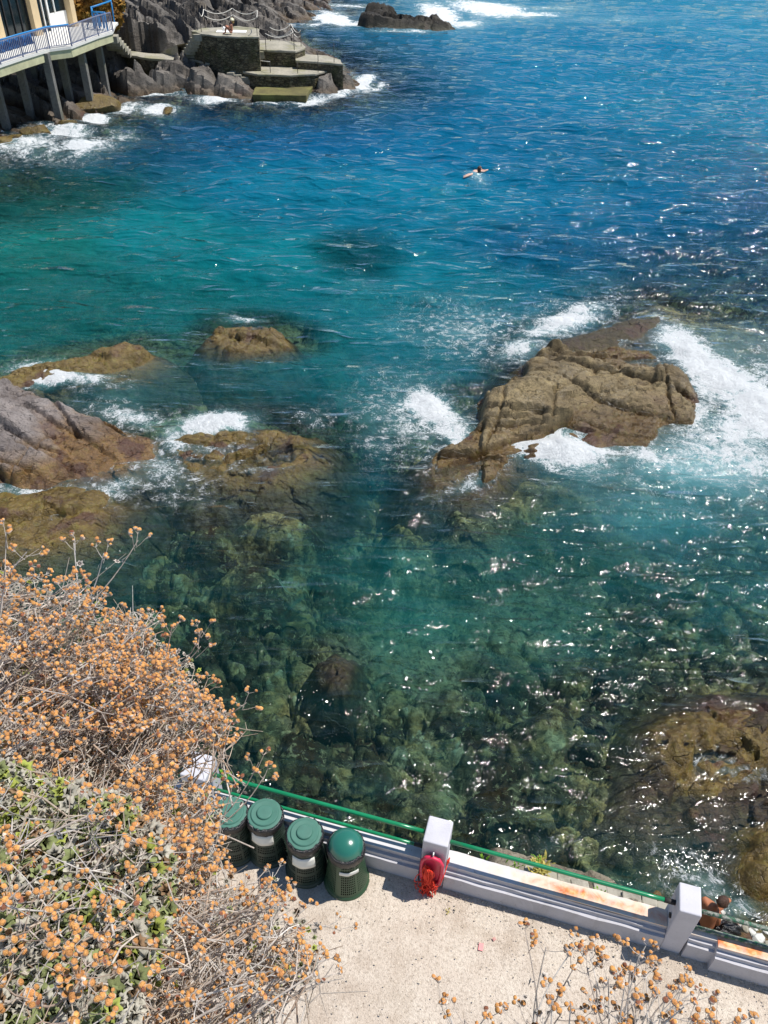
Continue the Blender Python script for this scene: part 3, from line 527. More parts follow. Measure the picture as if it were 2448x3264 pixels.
for (x, y, z), c in zip(BC, bc):
    sc2 = max(2.0, .09*y); wt = 1/(((X-x)/sc2)**2+((Y-y)/sc2)**2+.3)**2.2; nn += wt[..., None]*np.array(srgb(*c)[:3]); ws += wt
body = nn/ws[..., None]
BODY_GAIN = .92
body = body*BODY_GAIN
aer = np.clip(foam*.85+lace*.16, 0, .8)[..., None]; body = body*(1-aer)+np.array(srgb(150, 196, 200)[:3])*aer*.8; turb = np.maximum(turb, np.clip(foam*.8, 0, .75))
V = np.stack([X, Y, Z], -1).reshape(-1, 3)
me = fastmesh('sea', V, grid_faces(*X.shape)); fattr(me, 'depth', dep); fattr(me, 'foam', foam); fattr(me, 'lace', lace); fattr(me, 'turb', turb); cattr(me, 'body', body.reshape(-1, 3))
tag(link('sea_water', me, None, [M_water]), kind='structure')

# ---------------------------------------------------------------- rocks as things
def rock_obj(key, name, label, mat, step=.05, cut=-1.3, margin=6.5, cat='rock'):
    r = ROCKS[key]; x0, x1, y0, y1 = r.bb
    xs = np.arange(x0-margin, x1+margin, step); ys = np.arange(y0-margin, y1+margin, step); X, Y = np.meshgrid(xs, ys)
    Z = rock_h(r, X, Y); Zp = np.pad(Z, 1, 'edge'); Z = (Zp[:-2, 1:-1]+Zp[2:, 1:-1]+Zp[1:-1, :-2]+Zp[1:-1, 2:]+4*Z)/8+(.6 if key in ('mid', 'grey') else .35)*(rocky(X, Y, .5, .75, .34, .13, r.s+90)+rocky(X, Y, 2.2, .30, .17, .055, r.s+95))*sstep(-.4, .2, Z)+.012*fbm(X*14, Y*14, 2, 7); sb, _, _ = near_h(X, Y, False); m = Z > sb-.12
    d1, d2, *_ = voro(X*2.3, Y*2.3, 77); 
    V, Fs = compact(np.stack([X, Y, Z], -1).reshape(-1, 3), grid_faces(*X.shape, m))
    me = fastmesh(name, V, Fs); sharp(me); o = link(name, me, None, [mat]); tag(o, label, cat, 'rocks breaking the surface of the bay'); return o
rock_obj('mid', 'sea_rock', 'big flat olive brown rock slab washed by white surf on both sides', M_rock_mid, .045)
rock_obj('ridge', 'sea_rock', 'low dark purple weedy ridge just beyond the big surf-washed rock', M_rock_dark, .06)
rock_obj('grey', 'sea_rock', 'smooth grey slab rock with deep black cracks at the left edge', M_rock_grey, .045)
rock_obj('low', 'sea_rock', 'low brown weedy rock below the grey cracked slab, behind the dry flowers', M_rock_brown, .05)
rock_obj('thin', 'sea_rock', 'long thin brown rock ridge pointing into the turquoise water above the grey slab', M_rock_brown, .05)
rock_obj('round', 'sea_rock', 'small round mossy rock alone in the turquoise water', M_rock_brown, .05)
rock_obj('reef', 'sea_rock', 'half submerged brown reef with a small wave breaking on its back', M_rock_brown, .05)
rock_obj('east', 'sea_rock', 'golden brown smooth rock at the right edge amid sun glitter', M_rock_brown, .04)
rock_obj('corner', 'sea_rock', 'golden brown rock at the right edge just beyond the person', M_rock_brown, .04)
rock_obj('eshelf', 'sea_rock', 'broad dark weedy rock just under the glittering water at the lower right', M_rock_weed, .04)
rock_obj('stub', 'sea_rock', 'dark boulder barely under water in the middle of the cobbles', M_rock_weed, .03)

# headland
xs = np.arange(-62, 6, .17); ys = np.arange(43, 125, .19); X, Y = np.meshgrid(xs, ys)
Z = headland_h(X, Y); V, Fs = compact(np.stack([X, Y, Z], -1).reshape(-1, 3), grid_faces(*X.shape, Z > -2.2))
me = fastmesh('headland', V, Fs); sharp(me, 28); o = link('headland', me, None, [M_rock_far]); tag(o, kind='structure')
# far rock islet
def islet():
    a = P(1300, 88, 0); xs = np.arange(a[0]-8, a[0]+9, .2); ys = np.arange(a[1]-5, a[1]+8, .2); X, Y = np.meshgrid(xs, ys)
    R_ = rk([(1142, 84), (1170, 91), (1300, 94), (1400, 95), (1450, 93), (1436, 82), (1380, 78), (1320, 78), (1250, 66), (1160, 62)], [(1200, 85, 1)], .15, .9, .6, -.3, 2.4, .8, 90, bump=.15)
    R_.ctrl = [(q[0], q[1], q[2]*1.35+.1) for q in (PY(*q) for q in [(1158, 52, 93.5), (1185, 28, 95.5), (1230, 30, 96), (1280, 50, 95), (1310, 66, 94), (1345, 58, 94), (1400, 62, 93.5), (1435, 78, 92.5)])]; Z = rock_h(R_, X, Y)
    V, Fs = compact(np.stack([X, Y, Z], -1).reshape(-1, 3), grid_faces(*X.shape, Z > -1.4)); me = fastmesh('islet', V, Fs); sharp(me)
    tag(link('sea_rock', me, None, [rock_mat('black wet rock', srgb(38, 34, 28), srgb(62, 56, 44), (srgb(64, 60, 32), srgb(46, 40, 30)), .3, .6, .45, bscale=.5)]), 'long black rock islet far out with surf bursting behind it', 'rock', 'rocks breaking the surface of the bay')
islet()
# boulders at the foot of the headland
def boulder(c, s, seed, mat, label, group, name='boulder', cat='boulder', sub=4):
    bm = bmesh.new(); bmesh.ops.create_icosphere(bm, subdivisions=sub, radius=1); rr = np.random.default_rng(seed)
    A = np.array([v.co[:] for v in bm.verts]); pl = rr.normal(size=(16, 3)); pl /= np.linalg.norm(pl, axis=1)[:, None]; of = rr.uniform(.5, .82, 16)
    for n_, o_ in zip(pl, of):
        dd = A@n_; ex = np.clip(dd-o_, 0, None); A = A-ex[:, None]*n_*.97
    A += (fbm(A[:, 0]*3+seed, A[:, 1]*3+A[:, 2]*2, 3, seed)*.06)[:, None]*A
    A = A*np.array(s)
    a = rr.uniform(0, 6); R = np.array([[math.cos(a), -math.sin(a), 0], [math.sin(a), math.cos(a), 0], [0, 0, 1]]); A = A@R.T+np.array(c)
    for v, p in zip(bm.verts, A): v.co = p
    for f in bm.faces: f.smooth = True
    me = bpy.data.meshes.new(name); bm.to_mesh(me); bm.free(); sharp(me, 26); tag(link(name, me, None, [mat]), label, cat, group)
G = 'boulders at the foot of the headland'
boulder(P(215, 405, .0), (1.1, .8, .6), 1, M_rock_brown, 'brown wedge boulder beside the surf under the deck corner', G)
boulder(P(128, 420, .1), (.9, .7, .6), 2, M_rock_brown, 'rounded ochre boulder in front of the dark piles', G)
boulder(P(88, 428, .15), (.5, .5, .6), 3, M_rock_brown, 'small pale upright boulder next to the rounded ochre one', G)
boulder(P(50, 445, .0), (.7, .5, .4), 4, M_rock_brown, 'low reddish boulder at the foam line below the piles', G)
boulder(P(300, 345, .0), (1.8, 1.3, .8), 5, M_rock_brown, 'wide brown boulder under the last concrete pile', G)
boulder(P(0, 460, .0), (.9, .8, .6), 6, M_rock_brown, 'dark red boulder cut by the left picture edge under the deck', G)
boulder(P(535, 358, -.15), (.7, .4, .32), 7, M_rock_brown, 'tiny rusty rock poking through foam off the headland', G)

# ================================================================ headland structures
def mk_masonry():
    t = NT('mossy stone masonry'); p = t.pos((1, 1, 1)); v = t.voro(t.pos((1.0, 1.0, 2.2)), 3.2); vd = t.voro(t.pos((1.0, 1.0, 2.2)), 3.2, 'DISTANCE_TO_EDGE').outputs[0]; n = t.noise(p, 2, 5, .6)
    c = t.ramp(t.math('ADD', t.math('MULTIPLY', t.n('SeparateColor').outputs[0], 0), n), [(.3, srgb(74, 66, 48)), (.55, srgb(112, 104, 82)), (.75, srgb(136, 126, 100))])
    bw = t.n('RGBToBW'); t.l(v.outputs[1], bw.inputs[0]); c = t.mix(.6, c, t.mix(1, c, t.ramp(bw.outputs[0], [(.2, .35), (.8, 1.4)]), 'MULTIPLY')); c = t.mix(t.ramp(vd, [(0, .8), (.09, 0)]), c, srgb(40, 34, 26))
    c = t.mix(t.ramp(t.noise(p, 1.1, 3), [(.5, 0), (.62, .5)]), c, srgb(72, 76, 34))
    h = t.math('ADD', t.ramp(vd, [(0, 0), (.12, 1)]), n); return t.done(t.bsdf(c, .9, t.bump(h, .9, .08)))
M_mason = mk_masonry()
def mk_conc(name, c1, c2, moss=.4):
    t = NT(name); p = t.pos(); n = t.noise(p, .8, 6, .65); n2 = t.noise(p, 6, 5, .7)
    c = t.ramp(n, [(.3, srgb(*c1)), (.65, srgb(*c2))]); c = t.mix(t.ramp(n2, [(.35, .5), (.5, 0)]), c, srgb(*[x*.72 for x in c1])); c = t.mix(t.math('MULTIPLY', t.ramp(t.noise(p, .6, 4), [(.5, 0), (.6, 1)]), moss), c, srgb(118, 118, 62))
    return t.done(t.bsdf(c, .9, t.bump(n2, .6, .03)))
M_conc = mk_conc('pale concrete', (140, 136, 122), (172, 166, 150)); M_algae = mk_conc('algae covered concrete', (76, 72, 46), (112, 106, 62), .8)
M_pile = mk_conc('grey pile concrete', (96, 96, 94), (128, 126, 120), .2)
def platform(name, label, poly, ztop, zbot, thick=.14, mt=M_conc, mw=M_mason, group='stone bathing platforms on the headland', steps=None, cat='platform', over=.06):
    c = np.mean([q[:2] for q in poly], 0); t = empty(name, (c[0], c[1], zbot), label, cat, group)
    # subdivide and roughen outline
    pts = []
    for i in range(len(poly)):
        a = np.array(poly[i][:2]); b = np.array(poly[(i+1) % len(poly)][:2]); k = max(1, int(np.linalg.norm(b-a)/.5))
        for j in range(k): q = a+(b-a)*j/k; pts.append(q+rng.normal(0, .035, 2))
    pts = np.array(pts); inner = c+(pts-c)*(1-over/3)
    m = MB(); m.prism([tuple(q) for q in inner], zbot, ztop-thick); m.build('retaining_wall', mw, t)
    m = MB(); m.prism([tuple(q) for q in pts], ztop-thick, ztop); m.build('paving_slab', mt, t, .03)
    return t
platform('bathing_platform', 'lowest bathing slab, green with algae, right above the sea', L0, .5, -1.5, .3, M_algae, M_algae)
platform('bathing_platform', 'long pale walkway terrace above the green algae slab', L1, 1.3, -1.0)
platform('bathing_platform', 'outermost square terrace at the seaward tip of the headland', L2, 1.85, -1.0)
platform('bathing_platform', 'middle terrace with thin posts and a slack white rope', L3, 2.35, -.5)
platform('bathing_platform', 'highest round walled terrace with the sunbather on a towel', L4, 3.45, 0, .12)
platform('bathing_platform', 'long narrow walkway crossing the rock towards the stone stairs', WALK, 1.65, .4, .16)
def stairs(name, label, a0, a1, b0, b1, n, group='stone stairs on the headland'):
    # a0,a1 bottom left/right, b0,b1 top left/right corners
    a0, a1, b0, b1 = [np.array(q) for q in (a0, a1, b0, b1)]; t = empty(name, (a0+a1)/2, label, 'stairs', group)
    for i in range(n):
        f0, f1 = i/n, (i+1)/n; p0 = a0+(b0-a0)*f0; p1 = a1+(b1-a1)*f0; q1 = a1+(b1-a1)*f1; q0 = a0+(b0-a0)*f1; z = a0[2]+(b0[2]-a0[2])*(i+1)/n
        m = MB(); m.prism([p0[:2], p1[:2], q1[:2], q0[:2]], z-.45+.003*i, z); m.build('step', M_conc, t, .02)
    return t
stairs('stone_stairs', 'flight of seven pale steps up to the highest terrace', P(574, 184, 1.65), P(640, 184, 1.65), P(618, 110, 3.4), P(642, 110, 3.4), 7)
stairs('stone_stairs', 'broken steps leading down to the green algae slab', P(838, 268, .55), P(828, 252, .55), P(722, 232, 1.28), P(740, 224, 1.28), 5)
stairs('stone_stairs', 'short rough steps between the middle and the long terrace', P(800, 200, 1.3), P(824, 205, 1.3), P(822, 165, 2.3), P(842, 165, 2.3), 4)
stairs('stone_stairs', 'worn wide steps down beside the last pile of the deck', P(345, 158, 1.7), P(420, 172, 1.7), P(332, 116, 3.6), P(372, 116, 3.6), 6)
# path upper left across the rock
PA = [PY(*q) for q in [(360, 62, 66), (430, 50, 68.5), (520, 72, 68.5), (585, 92, 67), (575, 100, 66.3), (510, 82, 67.6), (430, 62, 67.5), (370, 76, 65)]]
cl = [(np.array(PA[i])+np.array(PA[7-i]))/2 for i in range(4)]; V = []; zc = []
for i in range(46):
    f = i/45*3; k = min(int(f), 2); q = cl[k]*(1-(f-k))+cl[k+1]*(f-k); zc.append((q, float(headland_h(np.array([q[0]]), np.array([q[1]]))[0])))
zs = np.poly1d(np.polyfit(np.arange(46), [z for _, z in zc], 1))(np.arange(46))
for i, (q, _) in enumerate(zc):
    d = zc[min(i+1, 45)][0]-zc[max(i-1, 0)][0]; d /= np.linalg.norm(d); nn_ = np.array([-d[1], d[0]]); 
    for s_ in (-.6, .6): V += [(q[0]+nn_[0]*s_, q[1]+nn_[1]*s_, zs[i]+.15), (q[0]+nn_[0]*s_, q[1]+nn_[1]*s_, zs[i]-1.1)]
m = MB(); m.add(V, [f for i in range(45) for b in (i*4,) for f in ((b, b+2, b+6, b+4), (b+1, b, b+4, b+5), (b+2, b+3, b+7, b+6))])
tag(m.build('footpath', M_conc), kind='structure')

M_steel = plain('grey steel', (150, 152, 160), .5, .15, 8, .3); M_dark = plain('dark iron', (52, 48, 46), .7)
M_rope = plain('white rope', (226, 222, 212), .9); M_cream = plain('cream render', (214, 190, 150), .9, .08, 2)
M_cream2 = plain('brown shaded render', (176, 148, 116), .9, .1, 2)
def mk_glass():
    t = NT('dark window glass'); return t.done(t.bsdf(srgb(22, 34, 38), .08))
M_glass = mk_glass(); M_bright = plain('white paint', (236, 236, 232), .7, .05); M_deck = plain('pale deck paving', (226, 224, 216), .85, .06, 3)
M_edge = plain('stained deck beam', (190, 188, 150), .9, .2, 1.5); M_net = plain('blue netting', (22, 112, 186), .75, .25, 5); M_frame = plain('dark frame', (40, 40, 42), .5)
# rope fences on the terraces
def rope_fence(label, posts, hts, ropes, sag=.25):
    t = empty('rope_fence', posts[0], label, 'rope fence', 'rope fences on the headland')
    tops = []
    for p_, h_ in zip(posts, hts):
        p_ = np.array(p_); m = MB(); m.tube([p_-[0, 0, .1], p_+[0, 0, h_]], .022, 6); m.build('post', M_dark, t); tops.append(p_+[0, 0, h_])
    for a, b, o in ropes:
        A, B = tops[a]-[0, 0, o], tops[b]-[0, 0, o]; m = MB(); m.tube([A+(B-A)*k/10-np.array([0, 0, sag*4*(k/10)*(1-k/10)]) for k in range(11)], .026, 5); m.build('rope', M_rope, t)
    return t
z4 = 3.45
rope_fence('slack double white rope on thin posts round the sunbather', [P(595, 100, 3.3), P(642, 102, z4), P(717, 112, z4), P(820, 114, z4), P(824, 92, z4), P(745, 85, z4), P(655, 89, z4)], [1.3, 1.15, .0, 1.3, 1.15, 1.15, 1.15],
           [(6, 5, 0), (5, 4, 0), (6, 5, .4), (5, 4, .4), (1, 6, 0), (4, 3, 0)], .3)
rope_fence('slack white rope with knots on the middle terrace', [P(848, 160, 2.35), P(938, 160, 2.35), P(960, 148, 2.35), P(930, 130, 2.35), P(862, 131, 2.35)], [1.05, 1.15, 1.0, 1.1, .9], [(0, 1, 0), (4, 3, 0), (3, 2, 0), (4, 3, .4), (3, 2, .3)], .3)
rope_fence('low white rope running along the long terrace', [P(775, 224, 1.3), P(862, 232, 1.3), P(949, 234, 1.3), P(1014, 231, 1.3), P(776, 205, 1.3)], [.7, .7, .75, .7, .7], [(4, 1, 0)], .12)
rope_fence('two bare thin posts on the outermost terrace', [P(1014, 196, 1.85), P(1065, 199, 1.85)], [.5, 1.2], [])

# deck on piles and building
ZD = 4.0
DK = [P(a, b, ZD) for a, b in [(-420, 300), (-200, 258), (0, 207), (72, 183), (157, 157), (227, 148), (313, 115), (359, 101), (368, 78), (376, 71), (300, 62), (248, 56), (100, 60), (-420, 150)]]
deck = empty('seaside_deck', P(100, 180, ZD), 'pale deck on tall grey concrete piles above the rocks', 'deck')
m = MB(); m.prism([q[:2] for q in DK], ZD-.14, ZD); m.build('deck_slab', M_deck, deck)
m = MB()
for i in range(7):
    a, b = DK[i].copy(), DK[i+1].copy(); a[2] = b[2] = ZD-.37; n_ = np.array([-(b-a)[1], (b-a)[0], 0]); n_ /= np.linalg.norm(n_); m.bar(a+n_*.16, b+n_*.16, .22, .46)
m.build('edge_beam', M_edge, deck)
for px, py, z0 in [(98, 365, .2), (190, 378, .2), (290, 330, .3), (336, 270, .8), (115, 250, .5), (222, 310, .5), (5, 290, .4), (20, 400, .2)]:
    q = P(px, py, z0); m = MB(); m.box((q[0], q[1], (ZD-.14-1.2)/2), (.42, .42, ZD-.14+1.2-.004)); m.build('pile', M_pile, deck, .02)
# rocks shade wall behind the piles
q = [P(-420, 300, .5), P(-100, 235, .5), P(120, 200, .5), P(235, 175, .5), P(262, 168, .5)]
m = MB()
for a, b in zip(q[:-1], q[1:]): 
    a, b = np.array(a)+[0, 2.2, 0], np.array(b)+[0, 2.2, 0]; a[2] = b[2] = 1.3; m.bar(a, b, .4, 4.6)
wl_ = m.build('foundation_wall', M_mason); tag(wl_, 'dark masonry wall in the shade behind the deck piles', 'wall')
# railing
RL = [DK[i] for i in range(1, 8)]
rail = empty('deck_railing', RL[2], 'grey blue metal railing with thin bars along the deck edge', 'railing')
def along(pts, step):
    out = []; 
    for a, b in zip(pts[:-1], pts[1:]):
        L = np.linalg.norm(b-a); n = max(1, int(round(L/step))); out += [a+(b-a)*k/n for k in range(n)]
    return out+[pts[-1]]
RLi = [np.array(q)+[0, .12, 0] for q in RL]
M_rail = plain('blue grey rail paint', (128, 134, 158), .5, .15)
M_railb = plain('blue rail paint', (30, 128, 190), .5, .15)
for a, b in zip(RLi[:-1], RLi[1:]):
    m = MB(); m.bar(a+[0, 0, 1.08], b+[0, 0, 1.08], .06, .05); m.build('top_rail', M_rail, rail); m = MB(); m.bar(a+[0, 0, .12], b+[0, 0, .12], .04, .04); m.build('bottom_rail', M_rail, rail)
for a in along(RLi, 1.6):
    m = MB(); m.box(a+[0, 0, .54], (.07, .07, 1.08)); m.build('post', M_rail, rail)
vis = [RLi[0]+(RLi[1]-RLi[0])*.85]+RLi[1:]
bme = None
for a in along(vis, .165)[:98]:
    if bme is None:
        m = MB(); m.box((0, 0, .6), (.04, .04, .94)); b0 = m.build('baluster', M_rail, None); bme = b0.data; o = b0
    else: o = b0.copy(); COL.objects.link(o)
    o.parent = rail; o.matrix_parent_inverse = Matrix.Identity(4); o.location = tuple(a-np.array(rail.location))
# blue netting hung on the railing
def sheet(name, label, a, b, z0, z1, mat, cat, off=.12, n=24, hole=False):
    a, b = np.array(a, float), np.array(b, float); d = (b-a); L = np.linalg.norm(d); d /= L; nn_ = np.array([d[1], -d[0], 0]); V = []; Fs = []
    for i in range(n+1):
        for j in range(7):
            q = a+d*L*i/n; q = q-nn_*(off+.05*math.sin(i*1.3+j*.5)+.02*math.sin(i*3.1)); V.append((q[0], q[1], z0+(z1-z0)*j/6+.04*math.sin(i*.9)*(j > 0)))
    for i in range(n):
        for j in range(6): Fs.append((i*7+j, i*7+j+1, i*7+j+8, i*7+j+7))
    m = MB(); m.add(V, Fs, 0, True); o = m.build(name, mat); s_ = o.modifiers.new('thick', 'SOLIDIFY'); s_.thickness = .02; tag(o, label, cat, 'blue netting on the deck'); return o
sheet('blue_netting', 'gathered blue netting behind the left half of the deck railing', RLi[0]+(RLi[1]-RLi[0])*1.05+[0, 0, 0], RLi[3]+(RLi[2]-RLi[3])*.42, ZD+.45, ZD+1.02, M_net, 'netting', .25)
m = MB(); m.tube([RLi[1]+[0, .1, 1.13], RLi[2]+[0, .1, 1.13], RLi[3]+[0, .1, 1.13], RLi[4]+[0, .1, 1.13]], .05, 6); o = m.build('blue_pipe', M_railb); tag(o, 'bright blue pipe lying along the top of the deck railing', 'pipe')
# blue gangway frame at the deck tip
g0, g1, g2, g3 = P(303, 93, ZD), P(343, 96, ZD), P(365, 70, ZD), P(300, 62, ZD)
t = empty('gangway_frame', g0, 'bright blue metal gate frame at the deck tip', 'gate frame')
m = MB()
for q, h_ in ((g0, 1.3), (g1, 1.05), (g2, 1.3), (g3, 1.2)): m.tube([np.array(q), np.array(q)+[0, 0, h_]], .05, 6)
m.build('upright', M_railb, t)
m = MB()
for (a, ha), (b, hb) in (((g3, 1.2), (g2, 1.3)), ((g0, 1.25), (g2, 1.25)), ((g0, 1.0), (g1, 1.0)), ((g3, .8), (g0, 1.0))): m.tube([np.array(a)+[0, 0, ha], np.array(b)+[0, 0, hb]], .055, 6)
m.build('crossbar', M_railb, t)
m = MB(); d = np.array(g1)-np.array(g0)
for k in range(9):
    q = np.array(g0)+d*k/9+[0, .3*math.sin(k*2.2), 0]; m.box(q+[0, 0, .5], (.09, .09, .9-.2*(k % 3)))
m.build('grille', M_railb, t)
# building
B0, B1, B2, B3 = P(-330, 225, ZD), P(8, 140, ZD), P(124, 112, ZD), P(238, 84, ZD)
bl = empty('beach_building', B2, 'cream building with dark glazed bays standing on the deck', 'building')
def wallbox(name, a, b, z0, z1, th, mat, back=0.0, bev=0):
    a, b = np.array(a, float), np.array(b, float); a[2] = b[2] = 0; d = b-a; L = np.linalg.norm(d); d /= L; nb = np.array([-d[1], d[0], 0]); c = (a+b)/2+nb*(th/2+back); m = MB()
    m.box((c[0], c[1], (z0+z1)/2), (L, th, z1-z0), (d, nb, (0, 0, 1))); return m.build(name, mat, bl, bev)
db = (np.array(B3)-np.array(B1)); db /= np.linalg.norm(db)
HT = ZD+3.0
for q, wd, mt in ((B1, .55, M_cream), (B2, .62, M_cream), (B3, .42, M_cream), (np.array(B1)-db*4.5, .5, M_cream)):
    q = np.array(q); wallbox('column', q-db*wd/2, q+db*wd/2, ZD, HT, .6, mt, -.15)
wallbox('wall', np.array(B3)+db*.2, np.array(B3)+db*.2+np.array([-db[1], db[0], 0])*6, ZD, HT, .3, M_cream2)
wallbox('lintel', np.array(B1)-db*5, np.array(B3)+db*.2, HT-.02, HT+.5, .5, M_cream, -.05)
wallbox('roof', np.array(B1)-db*5, np.array(B3)+db*.5, HT+.5, HT+.7, 7, M_cream, -.3)
wallbox('back_wall', np.array(B1)-db*5, np.array(B3), ZD, HT, .2, M_cream2, 5)
g = wallbox('glass_wall', np.array(B1)+db*.3, np.array(B2)-db*.33, ZD, HT-.45, .05, M_glass, .25)
for k in range(5):
    q = np.array(B1)+db*(.3+(np.linalg.norm(np.array(B2)-np.array(B1))-.66)*k/4); wallbox('mullion', q-db*.03, q+db*.03, ZD, HT-.45, .08, M_frame, .16)
wallbox('awning_fascia', np.array(B1)+db*.3, np.array(B2)-db*.33, HT-.42, HT-.03, .2, M_bright, .2)
LB = np.linalg.norm(np.array(B3)-np.array(B2))
wallbox('glass_door', np.array(B2)+db*.32, np.array(B2)+db*LB*.42, ZD, HT, .05, M_glass, .3)
wallbox('window_pane', np.array(B2)+db*LB*.45, np.array(B3)-db*.25, ZD+1.0, HT, .05, mk_glass(), .3)
wallbox('window_sill_wall', np.array(B2)+db*LB*.45, np.array(B3)-db*.25, ZD, ZD+.96, .2, M_bright, .25)
for k in (.30, .43, .45, .62): 
    q = np.array(B2)+db*LB*k; wallbox('white_frame', q-db*.035, q+db*.035, ZD+(1.0 if k > .44 else 0), HT, .09, M_bright, .2)
wallbox('glass_wall', np.array(B1)-db*4.2, np.array(B1)-db*.3, ZD, HT-.1, .05, M_glass, .25)
# shrub behind the building
def shrub_far():
    c = PY(292, 40, 66); rr = np.random.default_rng(5); n = 9000; u = rr.normal(size=(n, 3)); u /= np.linalg.norm(u, axis=1)[:, None]; r = rr.uniform(.55, 1, n)**.5
    lump = 1+.3*np.sin(u[:, 0]*4)*np.cos(u[:, 1]*5+u[:, 2]*4)
    C = np.array(c)+u*(r*lump)[:, None]*np.array([2.2, 1.6, 1.4])+[0, 0, .1]
    a = rr.normal(size=(n, 3))*.11; b = rr.normal(size=(n, 3))*.11; V = np.stack([C-a, C+b, C+a, C-b], 1).reshape(-1, 3); Fs = np.arange(4*n).reshape(-1, 4)
    me = fastmesh('foliage', V, Fs, False); t = empty('shrub', (c[0], c[1], c[2]-1.6), 'ochre green bush on the rock behind the cream building', 'shrub')
    tm = NT('ochre foliage'); m_ = tm.done(tm.bsdf(tm.ramp(tm.noise(tm.pos(), 1.2, 5), [(.35, srgb(92, 86, 34)), (.5, srgb(160, 120, 48)), (.65, srgb(128, 92, 40))]), .9)); link('foliage', me, t, [m_])
    m = MB(); 
    for k in range(5): m.tube([np.array(c)+[0, 0, -1.9], np.array(c)+[rr.uniform(-1.2, 1.2), rr.uniform(-.5, .5), .3]], [.09, .03], 5)
    m.build('stem', M_dark, t)
shrub_far()

# ================================================================ terrace, wall, posts, rails
ZT = 4.0
def wl(x): return 4.94-.262*(x+.1)-.012*(x+.1)**2*0     # inner foot line of the wall on the terrace
WDIR = np.array([1, -.262, 0]); WDIR /= np.linalg.norm(WDIR); WN = np.array([.262, 1, 0]); WN /= np.linalg.norm(WN)
def wp(x, d=0, z=ZT): q = np.array([x, wl(x), z])+WN*d; q[2] = z; return q
tp = [wp(-14, .3)[:2], wp(9, .3)[:2], (9, -3), (-14, -3)]
n = 400; xs = np.linspace(-9, 8, 420); ds = np.linspace(-6.5, .3, 170); XX, DD = np.meshgrid(xs, ds)
GX = XX+WN[0]*DD; GY = wl(XX)+WN[1]*DD; GZ = ZT+.02*fbm(GX*.7, GY*.7, 3, 5)+.006*fbm(GX*6, GY*6, 3, 6)
GZ += .03*sstep(-.35, .0, DD)
V = np.stack([GX, GY, GZ], -1).reshape(-1, 3); me = fastmesh('terrace', V, grid_faces(*XX.shape)); tag(link('terrace_ground', me, None, [M_ground]), kind='structure')
rr = np.random.default_rng(55); V = []; Fs = []; TN = []
bmp = bmesh.new(); bmesh.ops.create_icosphere(bmp, subdivisions=1, radius=1); pv = np.array([v.co[:] for v in bmp.verts]); pf = np.array([[v.index for v in f.verts] for f in bmp.faces]); bmp.free()
for i in range(1500):
    x = rr.uniform(-2.5, 5.5); d = -rr.exponential(.10)-.01 if i % 2 else -rr.uniform(0, 2.2); q = wp(x, d, ZT+.034); r_ = rr.uniform(.003, .009)*(1.6 if rr.random() < .05 else 1)
    V.append(pv*np.array([r_*rr.uniform(.8, 1.8), r_, r_*.6])*(1+.2*rr.normal(size=(len(pv), 1)))+q); Fs.append(pf+i*len(pv)); g = rr.uniform(.45, 1.15); TN.append(np.tile(np.array(srgb(206, 192, 170)[:3])*g, (len(pv), 1)))
me = fastmesh('grit', np.concatenate(V), np.concatenate(Fs), False); cattr(me, 'tone', np.concatenate(TN)); tg_ = NT('loose grit'); tag(link('gravel', me, None, [tg_.done(tg_.bsdf(tg_.attr('tone', 'Color'), .9))]), kind='stuff')
